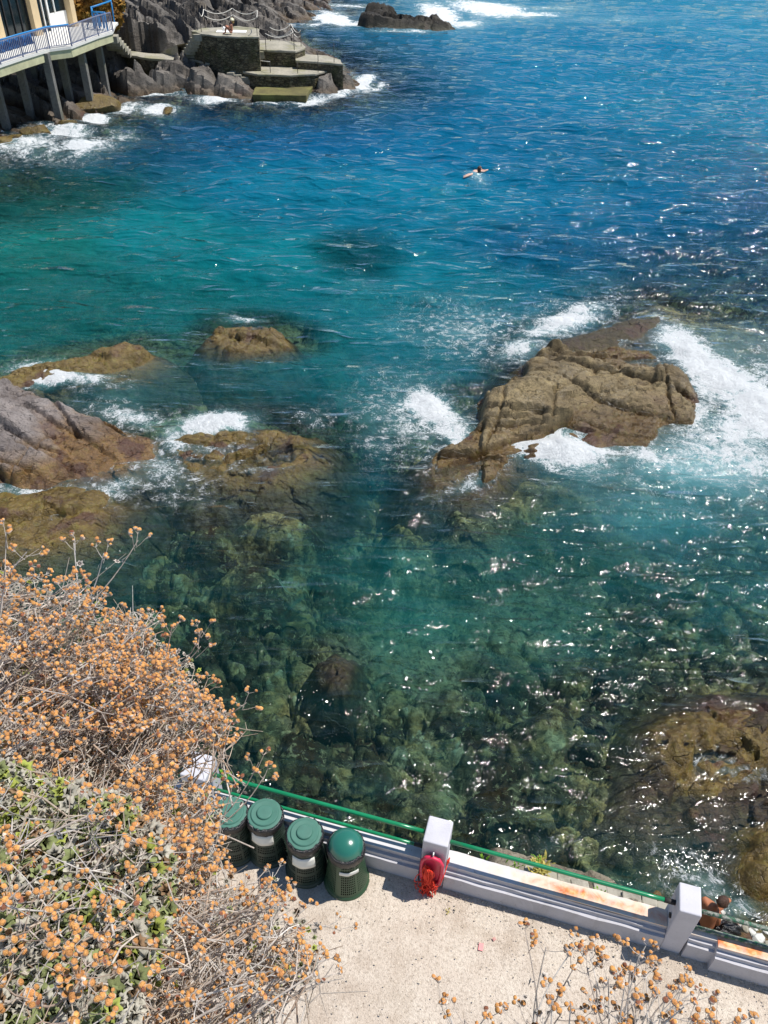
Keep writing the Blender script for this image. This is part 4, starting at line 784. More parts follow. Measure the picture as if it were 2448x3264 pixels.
# small stones and the pink scrap on the terrace
m = MB(); m.prism([tuple(q) for q in tp], -3, ZT-.06); o = m.build('terrace_foundation', mk_conc('rough foundation', (118, 110, 96), (150, 142, 124))); tag(o, kind='structure')
ZW = .45
def mkprof(db): return [(0, 0), (0, .32), (.036, .323), (.04, .382), (.072, .385), (.077, ZW-.01), (db-.01, ZW-.01), (db, -.3), (.1, -.3)]
def wallseg(name, label, x0, x1, off=0, rust=None, zo=0, db=.27):
    prof = mkprof(db); t = empty(name, wp((x0+x1)/2), label, 'wall', 'low parapet wall sections'); n = max(2, int((x1-x0)/.05)); V = []; k = len(prof); Fs = []; rv = []
    V = []
    for i in range(n+1):
        x = x0+(x1-x0)*i/n
        for j, (d, z) in enumerate(prof):
            jit = .010*float(fbm(np.array([x*3.1]), np.array([j*.7]), 3, 9)[0]); V.append(wp(x, d+off+jit*(0 < j), ZT+z+zo+jit*.5)); rv.append(0 if rust is None else rust(x)*(1 if j == 6 or j == 5 else 0))
    for i in range(n):
        for j in range(k): Fs.append((i*k+j, (i+1)*k+j, (i+1)*k+(j+1) % k, i*k+(j+1) % k))
    top = [f for q, f in enumerate(Fs) if q % k == 5]; rest = [f for q, f in enumerate(Fs) if q % k != 5]
    e1 = tuple(range(k)); e2 = tuple(n*k+j for j in range(k))[::-1]
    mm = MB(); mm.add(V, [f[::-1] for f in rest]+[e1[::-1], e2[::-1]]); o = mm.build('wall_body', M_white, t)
    # coping: the sunlit flat top, gridded so stains follow the stone
    cv = []; cr = []; nc = 9
    for i in range(n+1):
        x = x0+(x1-x0)*i/n
        for j in range(nc):
            d = .074+(db-.070)*j/(nc-1); je = .012*float(fbm(np.array([x*5.]), np.array([3.]), 3, 11)[0])*(j == nc-1); cv.append(wp(x, d+off+je, ZT+ZW-.005+zo+.004*math.sin(x*3))); cr.append(0 if rust is None else rust(x, j/(nc-1)))
    cf = [(i*nc+j, (i+1)*nc+j, (i+1)*nc+j+1, i*nc+j+1) for i in range(n) for j in range(nc-1)]
    me = fastmesh('coping', np.array(cv), np.array(cf)[:, ::-1], False); 
    if me.polygons[0].normal.z < 0: me.flip_normals()
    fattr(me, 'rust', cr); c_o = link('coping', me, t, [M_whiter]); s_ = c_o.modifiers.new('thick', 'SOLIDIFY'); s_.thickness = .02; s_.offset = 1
    return t
XA, XB, XC = -2.20, .69, 3.48
wallseg('parapet_wall', 'low white stepped wall behind the four green bins', -7, XB-.16, 0, lambda x, v=0: .05, 0, .215)
wallseg('parapet_wall', 'low white stepped wall with orange rust stains, between the two clear posts', XB+.15, XC-.12, .003, lambda x, v=0: .2+.62*math.exp(-((x-2.4)/.8)**2)*math.exp(-((v-.5)/.5)**2)+.15*(x > 3))
wallseg('parapet_wall', 'stepped grey wall with a strongly rust orange top at the lower right corner', XC+.13, XC+.42, 0, lambda x, v=0: .38, 0, .16)
wallseg('parapet_wall', 'lower right wall section jutting out beyond the last post, top bright rust orange', XC+.42, 9, -.07, lambda x, v=0: .80*math.exp(-((v-.4)/.7)**2), .012, .225)
def post(x, wx, dy, h, label, off=.02, lean=0):
    c = wp(x, off+dy/2, ZT); t = empty('wall_post', c, label, 'post', 'square white posts of the parapet'); m = MB()
    m.box((c[0], c[1], ZT+h/2-.1), (wx, dy, h+.2), (WDIR, WN, (0, 0, 1))); o = m.build('post_body', M_post, t, .018, 3); return t
post(XA-.12, .34, .36, 1.0, 'white square post half hidden by the dry flowers')
post(XB, .30, .34, 1.0, 'white square post carrying the red life-saving hanger')
post(XC, .24, .34, 1.0, 'pale square post beside the person on the shore')
M_green = plain('glossy green paint', (10, 124, 78), .28, .12, 6, 0, .05, .8)
def mk_worn():
    t = NT('flaking green paint'); p = t.pos(); n = t.noise(p, 22, 6, .75); c = t.ramp(n, [(.42, srgb(18, 100, 68)), (.5, srgb(92, 104, 92)), (.6, srgb(166, 168, 156))]); return t.done(t.bsdf(c, .7, t.bump(n, .6, .01)))
M_worn = mk_worn()
GR = 'green handrail tubes between the posts'
def hrail(label, a, b, r, mat, collars=()):
    t = empty('handrail', (np.array(a)+b)/2, label, 'handrail', GR); a, b = np.array(a), np.array(b); m = MB(); m.tube([a+(b-a)*k/8 for k in range(9)], r, 14); m.build('tube', mat, t)
    d = (b-a)/np.linalg.norm(b-a)
    for q in collars:
        m = MB(); s0 = a if q == 0 else b-d*.12; m.tube([s0, s0+d*.12], r*1.18, 12); m.build('collar', M_dark, t)
def rp(x, z, d=.19): return wp(x, d, z)
hrail('upper glossy green tube running left behind the bins', rp(XA+.04, 4.90), rp(XB-.15, 4.90), .026, M_green)
hrail('lower glossy green tube just above the wall top behind the bins', rp(XA+.04, 4.55, .19), rp(XB-.15, 4.55, .19), .022, M_green, (1,))
hrail('glossy green tube between the two clear posts', rp(XB+.15, 4.83), rp(XC-.12, 4.83), .026, M_green, (1,))
hrail('flaking green upper tube running off to the right edge', rp(XC+.12, 4.80), rp(8.5, 4.80), .026, M_worn)
hrail('bare grey lower tube close above the orange wall top', rp(XC+.12, 4.50, .145), rp(8.5, 4.50, .145), .026, M_worn)
m = MB(); q = wp(XC-.118, .14, ZT+.62); m.tube([q, q-WDIR*.02], .032, 12); o = m.build('rail_socket', M_dark); tag(o, 'black empty rail socket on the left face of the right-hand post', 'socket')

# ledge and broken slabs outside the wall, shore stones
M_slab = mk_conc('broken grey slabs', (136, 132, 120), (176, 170, 156), .15)
GS = 'broken stone slabs outside the parapet'
rr = np.random.default_rng(12)
lx = np.arange(.7, 9, .06); ld = np.arange(.24, 2.6, .06); LX, LD = np.meshgrid(lx, ld)
gx = LX+WN[0]*LD; gy = wl(LX)+WN[1]*LD; edge = .36+.34*sstep(1.2, 3.2, LX)+.5*sstep(3.4, 4.4, LX)
gz = 3.75-(.45*sstep(3.0, 4.3, LX)+2.1*sstep(3.7, 4.6, LX))-5*np.clip(LD-edge-.12*fbm(gx*3, gy*3, 3, 4), 0, .62)*(1-.55*sstep(3.8, 4.6, LX))+.05*fbm(gx*3, gy*3, 4, 3)+rocky(gx, gy, .3, .5, .35, .10, 44)-1.2*sstep(1.5, .9, LX)
V, Fs = compact(np.stack([gx, gy, gz], -1).reshape(-1, 3), grid_faces(*LX.shape, gz > -1)); me = fastmesh('shore', V, Fs); o = link('rocky_bank', me, None, [rock_mat('bank stone', srgb(128, 120, 104), srgb(158, 150, 132), zb=.2, zw=.3)]); tag(o, kind='structure')
for i in range(9):
    px, py = 1700+i*52+rr.uniform(-8, 8), 2775+i*15.5+rr.uniform(-6, 6); z = 3.72+rr.uniform(-.03, .03)
    if i > 6: z -= .1
    c = P(px, py, z); m = MB(); a = rr.uniform(-.25, .1); d = np.array([math.cos(a), math.sin(a), rr.uniform(-.06, .06)]); e = np.array([-math.sin(a), math.cos(a), rr.uniform(-.1, .05)]); m.box(c, (rr.uniform(.15, .24), rr.uniform(.13, .22), .08), (d, e, (0, 0, 1)))
    tag(m.build('stone_slab', M_slab, None, .015), ['pale grey flat stone slab outside the wall below the green tube'][0], 'slab', GS)
M_pale = mk_conc('pale shore stone', (176, 176, 170), (220, 220, 214), 0)
for i in range(34):
    px, py = rr.uniform(2285, 2560), 0; py = 2950+(px-2285)*.42+rr.uniform(-48, 42); s_ = rr.uniform(.06, .17); boulder(P(px, py, .95+rr.uniform(-.05, .12)), (s_, s_*.8, s_*.6), 100+i, M_pale if i % 4 else M_slab, 'pale angular shore stone between the person and the worn rails', 'pale shore stones by the person', 'shore_stone', 'stone', 2)
m = MB(); 
# shore shelf under the person
sx = np.arange(4.2, 9.5, .06); sy = np.arange(3.4, 7.6, .06); SX, SY = np.meshgrid(sx, sy); dW = (SY-wl(SX))*WN[1]
sz = .78-.55*np.clip(dW-1.35, 0, 5)-.5*sstep(5.0, 4.4, SX)+rocky(SX, SY, .4, .5, .4, .22, 47)+.05*fbm(SX*4, SY*4, 3, 2)
V, Fs = compact(np.stack([SX, SY, sz], -1).reshape(-1, 3), grid_faces(*SX.shape, sz > -1.2)); me = fastmesh('shore_shelf', V, Fs); tag(link('shore_rock', me, None, [rock_mat('shore rock', srgb(132, 128, 118), srgb(172, 168, 158), zb=.35, zw=.3)]), 'uneven grey shore shelf the person sits on, below the wall', 'rock')

# ================================================================ bins
M_lid = plain('matt green plastic lid', (66, 112, 98), .6, .10, 9, 0, .05); M_dome = plain('glossy green plastic', (40, 104, 90), .22, .05, 3, 0, .03, .7)
M_binbody = plain('dark green plastic', (34, 52, 42), .5, .1, 5); M_binbody4 = plain('olive green plastic', (42, 72, 48), .45, .1, 5)
M_liner = plain('black bin liner', (16, 16, 20), .25, .2, 30, 0, .8, .7); M_paper = plain('white paper', (222, 222, 214), .8, .04, 12); M_ink = plain('grey ink', (110, 110, 112), .9)
def bend_text(txt, size, c, R, ang0, z, mat, parent, tilt=0):
    cu = bpy.data.curves.new('lettering', 'FONT'); cu.body = txt; cu.size = size; cu.align_x = 'CENTER'; cu.extrude = .0008; tmp = bpy.data.objects.new('tmp', cu); COL.objects.link(tmp)
    bpy.context.view_layer.update(); me = bpy.data.meshes.new_from_object(tmp.evaluated_get(bpy.context.evaluated_depsgraph_get())); bpy.data.objects.remove(tmp)
    for v in me.vertices:
        x, y, zz = v.co; a = ang0+x/R; rr_ = R+.002+zz-.0; v.co = (c[0]+rr_*math.cos(a), c[1]+rr_*math.sin(a), z+y)
    me.name = 'lettering'; return link('lettering', me, parent, [mat])
def rbin(c, label, dome=False, sign=None, Hb=.84, rb=.265, rt=.19, seed=0, sign_ang=-1.75, mat=M_binbody, sw=.29, shh=.20, sz=.52):
    t = empty('litter_bin', c, label, 'bin', 'green perforated litter bins by the wall'); c = np.array(c); m = MB(); n = 66; rows = 15
    def R(z): return rb+(rt-rb)*(z/Hb)**.85
    zs = [0.05+(Hb-.12)*k/rows for k in range(rows+1)]; m.lathe([(rb+.012, 0), (rb+.012, .03), (R(.05), .05)], c, n)
    m.lathe([(R(zs[-1]), zs[-1]), (R(Hb), Hb)], c, n)
    solidr = {0, 4, 8, 12} if not dome else {0, 13}; pan = 11
    def pt(a, z, s=1.0): return (c[0]+R(z)*s*math.cos(a), c[1]+R(z)*s*math.sin(a), c[2]+z)
    for i in range(rows):
        for j in range(n):
            a0, a1 = 2*math.pi*j/n, 2*math.pi*(j+1)/n; z0, z1 = zs[i], zs[i+1]
            if i in solidr or j % pan in (0,) or (dome and j % 22 in (1, 2)): m.add([pt(a0, z0), pt(a1, z0), pt(a1, z1), pt(a0, z1)], [(0, 1, 2, 3)], 0, False); continue
            fa, fz = .20, .17; b0, b1 = a0+(a1-a0)*fa, a1-(a1-a0)*fa; y0, y1 = z0+(z1-z0)*fz, z1-(z1-z0)*fz
            V = [pt(a0, z0), pt(a1, z0), pt(a1, z1), pt(a0, z1), pt(b0, y0), pt(b1, y0), pt(b1, y1), pt(b0, y1), pt(b0, y0, .975), pt(b1, y0, .975), pt(b1, y1, .975), pt(b0, y1, .975)]
            m.add(V, [(0, 1, 5, 4), (1, 2, 6, 5), (2, 3, 7, 6), (3, 0, 4, 7), (4, 5, 9, 8), (5, 6, 10, 9), (6, 7, 11, 10), (7, 4, 8, 11)])
    m.build('body', mat, t)
    m = MB(); rr = np.random.default_rng(seed); n2 = 40; V = []; 
    prof = [(.93, .04), (.94, .4), (.95, Hb-.2), (.96, Hb-.05), (1.08, Hb-.0), (1.20, Hb-.03), (1.20, Hb-.08), (1.12, Hb-.13), (1.07, Hb-.15)]
    for f, z in prof:
        for j in range(n2):
            a = 2*math.pi*j/n2; w_ = rr.uniform(-1, 1); V.append((c[0]+R(min(z, Hb))*(f+(.03*w_ if f > 1 else 0))*math.cos(a), c[1]+R(min(z, Hb))*(f+(.03*w_ if f > 1 else 0))*math.sin(a), c[2]+z+(.02*rr.uniform(-1, 1) if f > 1.03 else 0)))
    m.add(V, [(i*n2+j, i*n2+(j+1) % n2, (i+1)*n2+(j+1) % n2, (i+1)*n2+j) for i in range(len(prof)-1) for j in range(n2)], 0, True); m.build('bin_liner', M_liner, t)
    m = MB(); z = Hb+.005; rl = rt+.018
    if not dome:
        m.lathe([(rl-.01, z-.035), (rl, z-.03), (rl, z-.004), (rl-.008, z), (rl-.035, z+.002), (rl-.042, z+.016), (rl-.05, z+.022), (.098, z+.018), (.092, z+.040), (.082, z+.046), (.0005, z+.048)], c, 72, 0, False)
        lid = m.build('lid', M_lid, t)
        m = MB(); b = math.pi/2; q = c+np.array([0, rl+.004, z-.01]); m.box(q, (.05, .02, .04)); m.box(q+[0, .01, .025], (.012, .03, .02)); m.build('hinge', M_lid, lid)
        m = MB(); m.box(c+np.array([0, -rl-.012, z-.02]), (.06, .03, .012)); m.build('lid_tab', M_lid, lid)
    else:
        m.lathe([(rl-.005, z-.05), (rl+.004, z-.045), (rl+.004, z-.02)]+[(rl*math.cos(a), z-.02+.17*math.sin(a)) for a in np.linspace(0, 1.56, 16)], c, 56); lid = m.build('dome_lid', M_dome, t)
        # sickle shaped flap edge and slot at the back of the dome
        pts = []
        for k in range(13):
            a = math.radians(200-k*15); ph = math.radians(52-10*math.sin(k/12*math.pi)); pts.append(c+np.array([rl*1.006*math.cos(ph)*math.cos(a)*.75-.03, rl*1.0*math.cos(ph)*math.sin(a)*.35+.05, z-.02+.176*math.sqrt(max(0, 1-((math.cos(ph)*math.cos(a)*.75-.03/rl)**2+(math.cos(ph)*math.sin(a)*.35+.05/rl)**2)))]))
        m = MB(); m.tube(pts, .0035, 5); m.build('flap_edge', M_frame, lid)
        m = MB(); x0 = c+np.array([.035, .10, z-.02]); m.add([x0+[-.004, 0, .13], x0+[.004, 0, .13], x0+[.004, .07, .103], x0+[-.004, .07, .103], x0+[0, .03, .155]], [(0, 1, 4), (1, 2, 4), (2, 3, 4), (3, 0, 4), (0, 3, 2, 1)]); m.build('flap_grip', M_frame, lid)
    if sign is not None:
        m = MB(); V = []; K = 14; Rz = lambda zz: R(zz)*1.012+.003
        for i in range(K+1):
            a = sign_ang+(i/K-.5)*sw/R(sz)
            for j in range(4): zz = sz+(j/3-.5)*shh+.004*math.sin(i*.8)*(j in (0, 3)); V.append((c[0]+Rz(zz)*math.cos(a), c[1]+Rz(zz)*math.sin(a), c[2]+zz))
        m.add(V, [(i*4+j, (i+1)*4+j, (i+1)*4+j+1, i*4+j+1) for i in range(K) for j in range(3)], 0, True); so_ = m.build('paper_sign', M_paper, t); s_ = so_.modifiers.new('t', 'SOLIDIFY'); s_.thickness = .003; s_.offset = 0
        if sign: bend_text(sign, .030 if len(sign) > 5 else .024, c, R(sz)*1.012+.010, sign_ang, c[2]+sz-.035, M_ink, so_)
    return t
rbin((-1.80, 5.18, ZT), 'flat-lidded green bin, mostly behind the dry twigs', sign='', sw=.34, shh=.035, sz=.70, seed=1)
rbin((-1.37, 5.17, ZT), 'flat-lidded green bin with a white sign reading PLASTICA', sign='PLASTICA', seed=2, sz=.58, sign_ang=-1.72)
rbin((-.86, 4.93, ZT), 'flat-lidded green bin with a white sign reading CARTA, beside the domed one', sign='CARTA', seed=3, sz=.52, sign_ang=-1.62)
rbin((-.355, 4.80, ZT), 'domed shiny green bin with a torn white strip', True, sign='', seed=4, mat=M_binbody4, Hb=.84, rb=.275, sw=.24, shh=.065, sz=.55, sign_ang=-1.35)

# life-saving hanger and rope
M_red = plain('faded red plastic', (206, 44, 78), .4, .1, 6); M_orope = plain('orange red cord', (240, 66, 40), .7, .1)
fc = wp(XB, .0, ZT)-np.array([0, 0, 0]); fx = WDIR; fz = np.array([0, 0, 1.]); fy = -WN
def fp(u, v, d): return fc+fx*u+fy*(d-.02)+fz*v
hb = empty('rescue_ring_holder', fp(0, .5, .03), 'faded red U-shaped plastic line holder on the white post', 'line holder')
path = [(-.11, .25), (-.125, .45), (-.12, .68), (-.08, .77), (0, .80), (.08, .77), (.12, .68), (.125, .45), (.11, .25), (.05, .20), (-.05, .20)]
V = []; n = 48; pp = []
for k in range(n):
    s_ = k/n*len(path); i = int(s_); f = s_-i; a = np.array(path[i % len(path)]); b = np.array(path[(i+1) % len(path)]); pp.append(a+(b-a)*f)
m = MB(); m.tube([fp(q[0], q[1], .07) for q in pp+[pp[0]]], .024, 10); m.build('rim', M_red, hb)
m = MB(); m.add([fp(q[0], q[1], .035) for q in pp]+[fp(q[0], q[1], .06) for q in pp], [tuple(range(n)), tuple(range(2*n-1, n-1, -1))]+[(i, (i+1) % n, (i+1) % n+n, i+n) for i in range(n)]); m.build('backplate', M_red, hb)
m = MB(); m.box(fp(0, .84, .05), (.012, .03, .06), (fx, fy, fz)); m.build('hook', M_bright, hb)
rp_ = empty('rescue_line', fp(-.02, .5, .12), 'tangled orange red cord hanging from the red holder', 'rope')
rr = np.random.default_rng(21); m = MB()
for k in range(15):     # hanging loops
    w_ = .02+.035*rr.random(); L = .30+.10*rr.random(); o_ = rr.normal(0, .018); dd = .10+.04*rr.random(); pts = []
    for j in range(17):
        a = 2*math.pi*j/16; pts.append(fp(-.03+o_+w_*math.sin(a)*(1 if math.cos(a) > 0 else .5), .62-L/2+L/2*math.cos(a)+.01*rr.normal(), dd+.015*math.sin(3*a)))
    m.tube(pts, .0055, 5)
m.build('coil', M_orope, rp_); m = MB()
for k in range(22):     # tangle below
    c0 = np.array([rr.normal(-.03, .035), .18+.10*rr.normal()*.7, .10+.03*rr.random()]); r1, r2 = rr.uniform(.03, .085), rr.uniform(.03, .10); ph = rr.uniform(0, 6); pts = []
    for j in range(15):
        a = j/14*rr.uniform(4.5, 6.5)+ph; pts.append(fp(c0[0]+r1*math.cos(a), max(.0+.02, c0[1]+r2*math.sin(a)), c0[2]+.03*math.sin(2*a+ph)))
    m.tube(pts, .0055, 5)
for k in range(5):
    x = -.10+.03*k; m.tube([fp(x+.02*math.sin(j)+.01*rr.normal(), .22-.21*j/7+.0, .11+.05*(j/7)**2+.01*rr.normal()) for j in range(8)], .0055, 5)
m.build('tangle', M_orope, rp_)
m = MB(); m.tube([fp(.04, .22, .11), fp(.09, .22, .13), fp(.13, .30, .12), fp(.158, .45, .05), fp(.172, .56, -.03)], .0055, 5)
for k in range(6): m.tube([fp(.175+.012*math.cos(a+k), .60+.035*math.sin(a)+.01*k, -.03-.02*math.sin(a*1.3+k)) for a in np.linspace(0, 6, 10)], .0055, 5)
m.build('tail', M_orope, rp_)
m = MB(); q = P(1533, 3018, ZT+.012); m.box(q, (.055, .085, .006), ((.97, -.2, 0), (.2, .97, 0), (0, 0, 1))); tag(m.build('paper_scrap', plain('pink paper', (228, 150, 148), .8)), 'small pink paper scrap lying on the sandy ground', 'scrap')
m = MB(); q = P(1575, 2993, ZT+.012); m.box(q, (.04, .035, .006), ((.8, .5, 0), (-.5, .8, 0), (0, 0, 1))); tag(m.build('paper_scrap', plain('dusky pink paper', (192, 140, 132), .8)), 'tiny dull pink scrap near the wall, right of the larger one', 'scrap')

# small weeds outside the wall and by the left post
def mk_leaf(name, a, b, trans=False):
    t = NT(name); tone = t.attr('tone', 'Color'); n = t.noise(t.pos(), 60, 3); c = t.ramp(n, [(.3, srgb(*a)), (.7, srgb(*b))]); c = t.mix(1, c, tone, 'MULTIPLY'); return t.done(t.bsdf(c, .7, spec=.3))
M_gleaf = mk_leaf('fresh green leaf', (84, 132, 38), (140, 176, 60)); M_dgrass = mk_leaf('dry yellow grass', (176, 160, 84), (206, 196, 120))
def weed(px, py, z, s, n, mat, label, seed, col=(1, 1, 1), cat='weed'):
    rr = np.random.default_rng(seed); c = P(px, py, z); t = empty('weed', c, label, cat, 'small plants at the outer foot of the wall'); m = MB()
    for k in range(n):
        a = rr.uniform(0, 6.28); L = s*rr.uniform(.5, 1); d = np.array([math.cos(a)*.6, math.sin(a)*.6, 1]); d /= np.linalg.norm(d); e = np.cross(d, [0, 0, 1]); e /= np.linalg.norm(e); w_ = L*.10; b = c+np.array([rr.normal(0, s*.3), rr.normal(0, s*.3), 0]); g_ = rr.uniform(.7, 1.2)
        m.add([b-e*w_*.3, b+e*w_*.3, b+d*L*.5+e*w_, b+d*L*.9+np.array([0, 0, -.1*L]), b+d*L*.5-e*w_], [(0, 1, 2, 4), (2, 3, 4)], 0, False, (g_, g_, g_*.9))
    m.build('leaves', mat, t); m = MB(); m.tube([c, c+np.array([0, 0, s*.5])], .003, 4); m.build('stem', M_dark, t)
weed(1535, 2745, 4.1, .16, 18, M_gleaf, 'bright green sprig nearest to the red holder', 1)
weed(1640, 2765, 4.0, .15, 16, M_gleaf, 'green sprig outside the wall, right of the first one', 2)
weed(1720, 2775, 3.9, .20, 120, M_dgrass, 'wide clump of dry yellow grass outside the wall', 3)
weed(1715, 2738, 4.1, .12, 14, M_gleaf, 'small green sprig rising above the dry grass', 4)
weed(1915, 2840, 3.9, .10, 14, M_gleaf, 'low green tuft under the green tube, farthest right', 5)
weed(715, 2480, 4.9, .14, 30, M_gleaf, 'dark green leafy sprig hanging over the green tube at the left post', 6)
weed(1430, 2905, ZT, .06, 14, M_dgrass, 'tiny yellow weed at the inner foot of the wall', 7)

# ================================================================ people
def skin_mat(name, c):
    t = NT(name); n = t.noise(t.pos(), 14, 4); cc = srgb(*c); return t.done(t.bsdf(t.ramp(n, [(.3, tuple(x*.85 for x in cc[:3])+(1,)), (.7, cc)]), .5))
def skinned(name, J, E_, mat, parent=None, root=0, sub=2):
    me = bpy.data.meshes.new(name); me.from_pydata([tuple(map(float, j[0])) for j in J], E_, []); o = bpy.data.objects.new(name, me); COL.objects.link(o)
    s_ = o.modifiers.new('skin', 'SKIN'); s_.use_smooth_shade = True
    for i, j in enumerate(J):
        r = j[1] if hasattr(j[1], '__len__') else (j[1], j[1]); me.skin_vertices[0].data[i].radius = r; me.skin_vertices[0].data[i].use_root = (i == root)
    u = o.modifiers.new('sub', 'SUBSURF'); u.levels = u.render_levels = sub
    bpy.context.view_layer.update(); dg = bpy.context.evaluated_depsgraph_get(); nm = bpy.data.meshes.new_from_object(o.evaluated_get(dg)); bpy.data.objects.remove(o)
    nm.name = name; nm.materials.clear(); nm.polygons.foreach_set('use_smooth', [True]*len(nm.polygons)); return link(name, nm, parent, [mat])
def head_mesh(mb, c, fwd, up, s, col=None):
    """head with brow, nose, chin and ears; c = centre, s = half height"""
    c = np.array(c, float); f = np.array(fwd, float); f /= np.linalg.norm(f); u = np.array(up, float); u -= f*np.dot(u, f); u /= np.linalg.norm(u); r = np.cross(f, u)
    bm = bmesh.new(); bmesh.ops.create_uvsphere(bm, u_segments=28, v_segments=20, radius=1); V = []
    for v in bm.verts:
        x, y, z = v.co; w_ = .72*(1-.22*max(0, -z)); dpt = .86
        fy_ = y*dpt; nose = .16*math.exp(-((x/.14)**2+((z+.12)/.22)**2))*(y > 0); chin = .08*math.exp(-((x/.3)**2+((z+.85)/.25)**2))*(y > 0)
        eye = -.07*sum(math.exp(-(((x-e)/.14)**2+((z-.06)/.10)**2)) for e in (-.3, .3))*(y > 0); lip = .035*math.exp(-((x/.2)**2+((z+.45)/.07)**2))*(y > 0)
        ear = .12*math.exp(-(((z+.02)/.18)**2+((y+.05)/.14)**2))*(abs(x) > .6)*np.sign(x)
        V.append(c+s*(r*(x*w_+ear)+f*(fy_+nose+chin+eye+lip)+u*z))
    Fs = [tuple(v.index for v in fc_.verts) for fc_ in bm.faces]; bm.free(); mb.add(V, Fs, 0, True, col)
def hair_mesh(c, fwd, up, s, mat, parent, length=0, name='hair'):
    c = np.array(c, float); f = np.array(fwd, float); f /= np.linalg.norm(f); u = np.array(up, float); u -= f*np.dot(u, f); u /= np.linalg.norm(u); r = np.cross(f, u); bm = bmesh.new(); bmesh.ops.create_icosphere(bm, subdivisions=4, radius=1); V = []
    dl = [v for v in bm.verts if v.co.z < -.35-length*.3 or (v.co.y > .25 and v.co.z < .38)]; bmesh.ops.delete(bm, geom=dl, context='VERTS')
    for v in bm.verts:
        x, y, z = v.co; k = 1.08+.05*math.sin(x*17+z*9)*math.cos(y*15); V.append(c+s*k*(r*x*.76+f*y*.90+u*z*1.02)-u*s*length*max(0, -z))
    bm.verts.index_update(); m = MB(); m.add(V, [tuple(v.index for v in q.verts) for q in bm.faces], 0, True); bm.free(); o = m.build(name, mat, parent); sd_m = o.modifiers.new('t', 'SOLIDIFY'); sd_m.thickness = .012; sd_m.offset = 1; return o
def hand(J, E_, wrist_i, wrist, d, side, s=1.0, curl=.3):
    """palm + five finger chains appended to a skin skeleton"""
    d = np.array(d, float); d /= np.linalg.norm(d); side = np.array(side, float); side -= d*np.dot(side, d); side /= np.linalg.norm(side); nrm = np.cross(d, side); b = len(J); p = np.array(wrist)+d*.05*s; J.append((p, (.036*s, .016*s))); E_.append((wrist_i, b))
    for k, (o_, L) in enumerate(((-.028, .060), (-.010, .075), (.009, .078), (.027, .068))):
        q0 = p+d*.035*s+side*o_*s; q1 = q0+d*L*.5*s-nrm*curl*.02; q2 = q1+d*L*.4*s-nrm*curl*.05; i = len(J); J += [(q0, .010*s), (q1, .0085*s), (q2, .007*s)]; E_ += [(b, i), (i, i+1), (i+1, i+2)]
    i = len(J); q0 = p-d*.02*s-side*.035*s; q1 = q0+d*.03*s-side*.028*s; q2 = q1+d*.03*s-side*.01*s; J += [(q0, .012*s), (q1, .0095*s), (q2, .008*s)]; E_ += [(b, i), (i, i+1), (i+1, i+2)]
M_tan = skin_mat('tanned skin', (176, 112, 78)); M_fair = skin_mat('pale skin', (224, 180, 158)); M_hair = plain('dark brown hair', (74, 50, 38), .45, .45, 45, 0, .9); M_short = plain('swim shorts', (58, 60, 92), .8, .2, 20)
# man sitting on the shore, seen from behind and above
pm = empty('person', P(2240, 2965, .85), 'bare-backed person with short dark hair sitting on the shore rocks, leaning forward', 'person')
hip = P(2240, 2958, .92); wst = P(2247, 2935, 1.07); ch = P(2260, 2905, 1.27); nk = P(2279, 2888, 1.45); hd = P(2303, 2876, 1.58)
sl_ = P(2247, 2868, 1.36); sr = P(2288, 2916, 1.36); el = P(2226, 2880, 1.10); wlh = P(2224, 2893, .93); er = P(2284, 2948, 1.08); wr_ = P(2276, 2968, .90)
J = [(hip, (.16, .13)), (wst, (.145, .12)), (ch, (.185, .135)), (nk-(nk-ch)*.25, (.07, .06)), (nk+(hd-nk)*.25, .052)]; E_ = [(0, 1), (1, 2), (2, 3), (3, 4)]
J += [(sl_, .075), (el, .05), (wlh, .03)]; E_ += [(2, 5), (5, 6), (6, 7)]; J += [(sr, .075), (er, .05), (wr_, .03)]; E_ += [(2, 8), (8, 9), (9, 10)]
hand(J, E_, 7, wlh, (wlh-el)*.3+np.array([.0, .02, -.05]), (0, 1, 0)); hand(J, E_, 10, wr_, (wr_-er)*.3+np.array([.02, 0, -.05]), (1, 0, 0))
kl, kr = hip+np.array([.36, .30, .22]), hip+np.array([.44, .05, .20]); al, ar = kl+np.array([.16, .18, -.44]), kr+np.array([.22, .06, -.42])
for kn, an, hp in ((kl, al, hip+np.array([.06, .11, -.02])), (kr, ar, hip+np.array([.08, -.09, -.02]))):
    i = len(J); J += [(hp, .09), (kn, .06), (an, .038), (an+np.array([.18, .10, -.03]), (.04, .025))]; E_ += [(0, i), (i, i+1), (i+1, i+2), (i+2, i+3)]
skinned('body', J, E_, M_tan, pm)
m = MB(); fw = (.75, .35, -.42); head_mesh(m, hd, fw, (.25, .2, 1), .100); m.build('head', M_tan, pm); hair_mesh(hd, fw, (.25, .2, 1), .092, M_hair, pm)
J = [(hip+np.array([0, 0, .0]), (.175, .14)), (hip+(wst-hip)*.45, (.165, .135)), (hip+np.array([.07, .11, -.02]), .10), (hip+(kl-hip)*.55, .088), (hip+np.array([.08, -.09, -.02]), .10), (hip+(kr-hip)*.55, .088)]
skinned('shorts', J, [(0, 1), (0, 2), (2, 3), (0, 4), (4, 5)], M_short, pm)
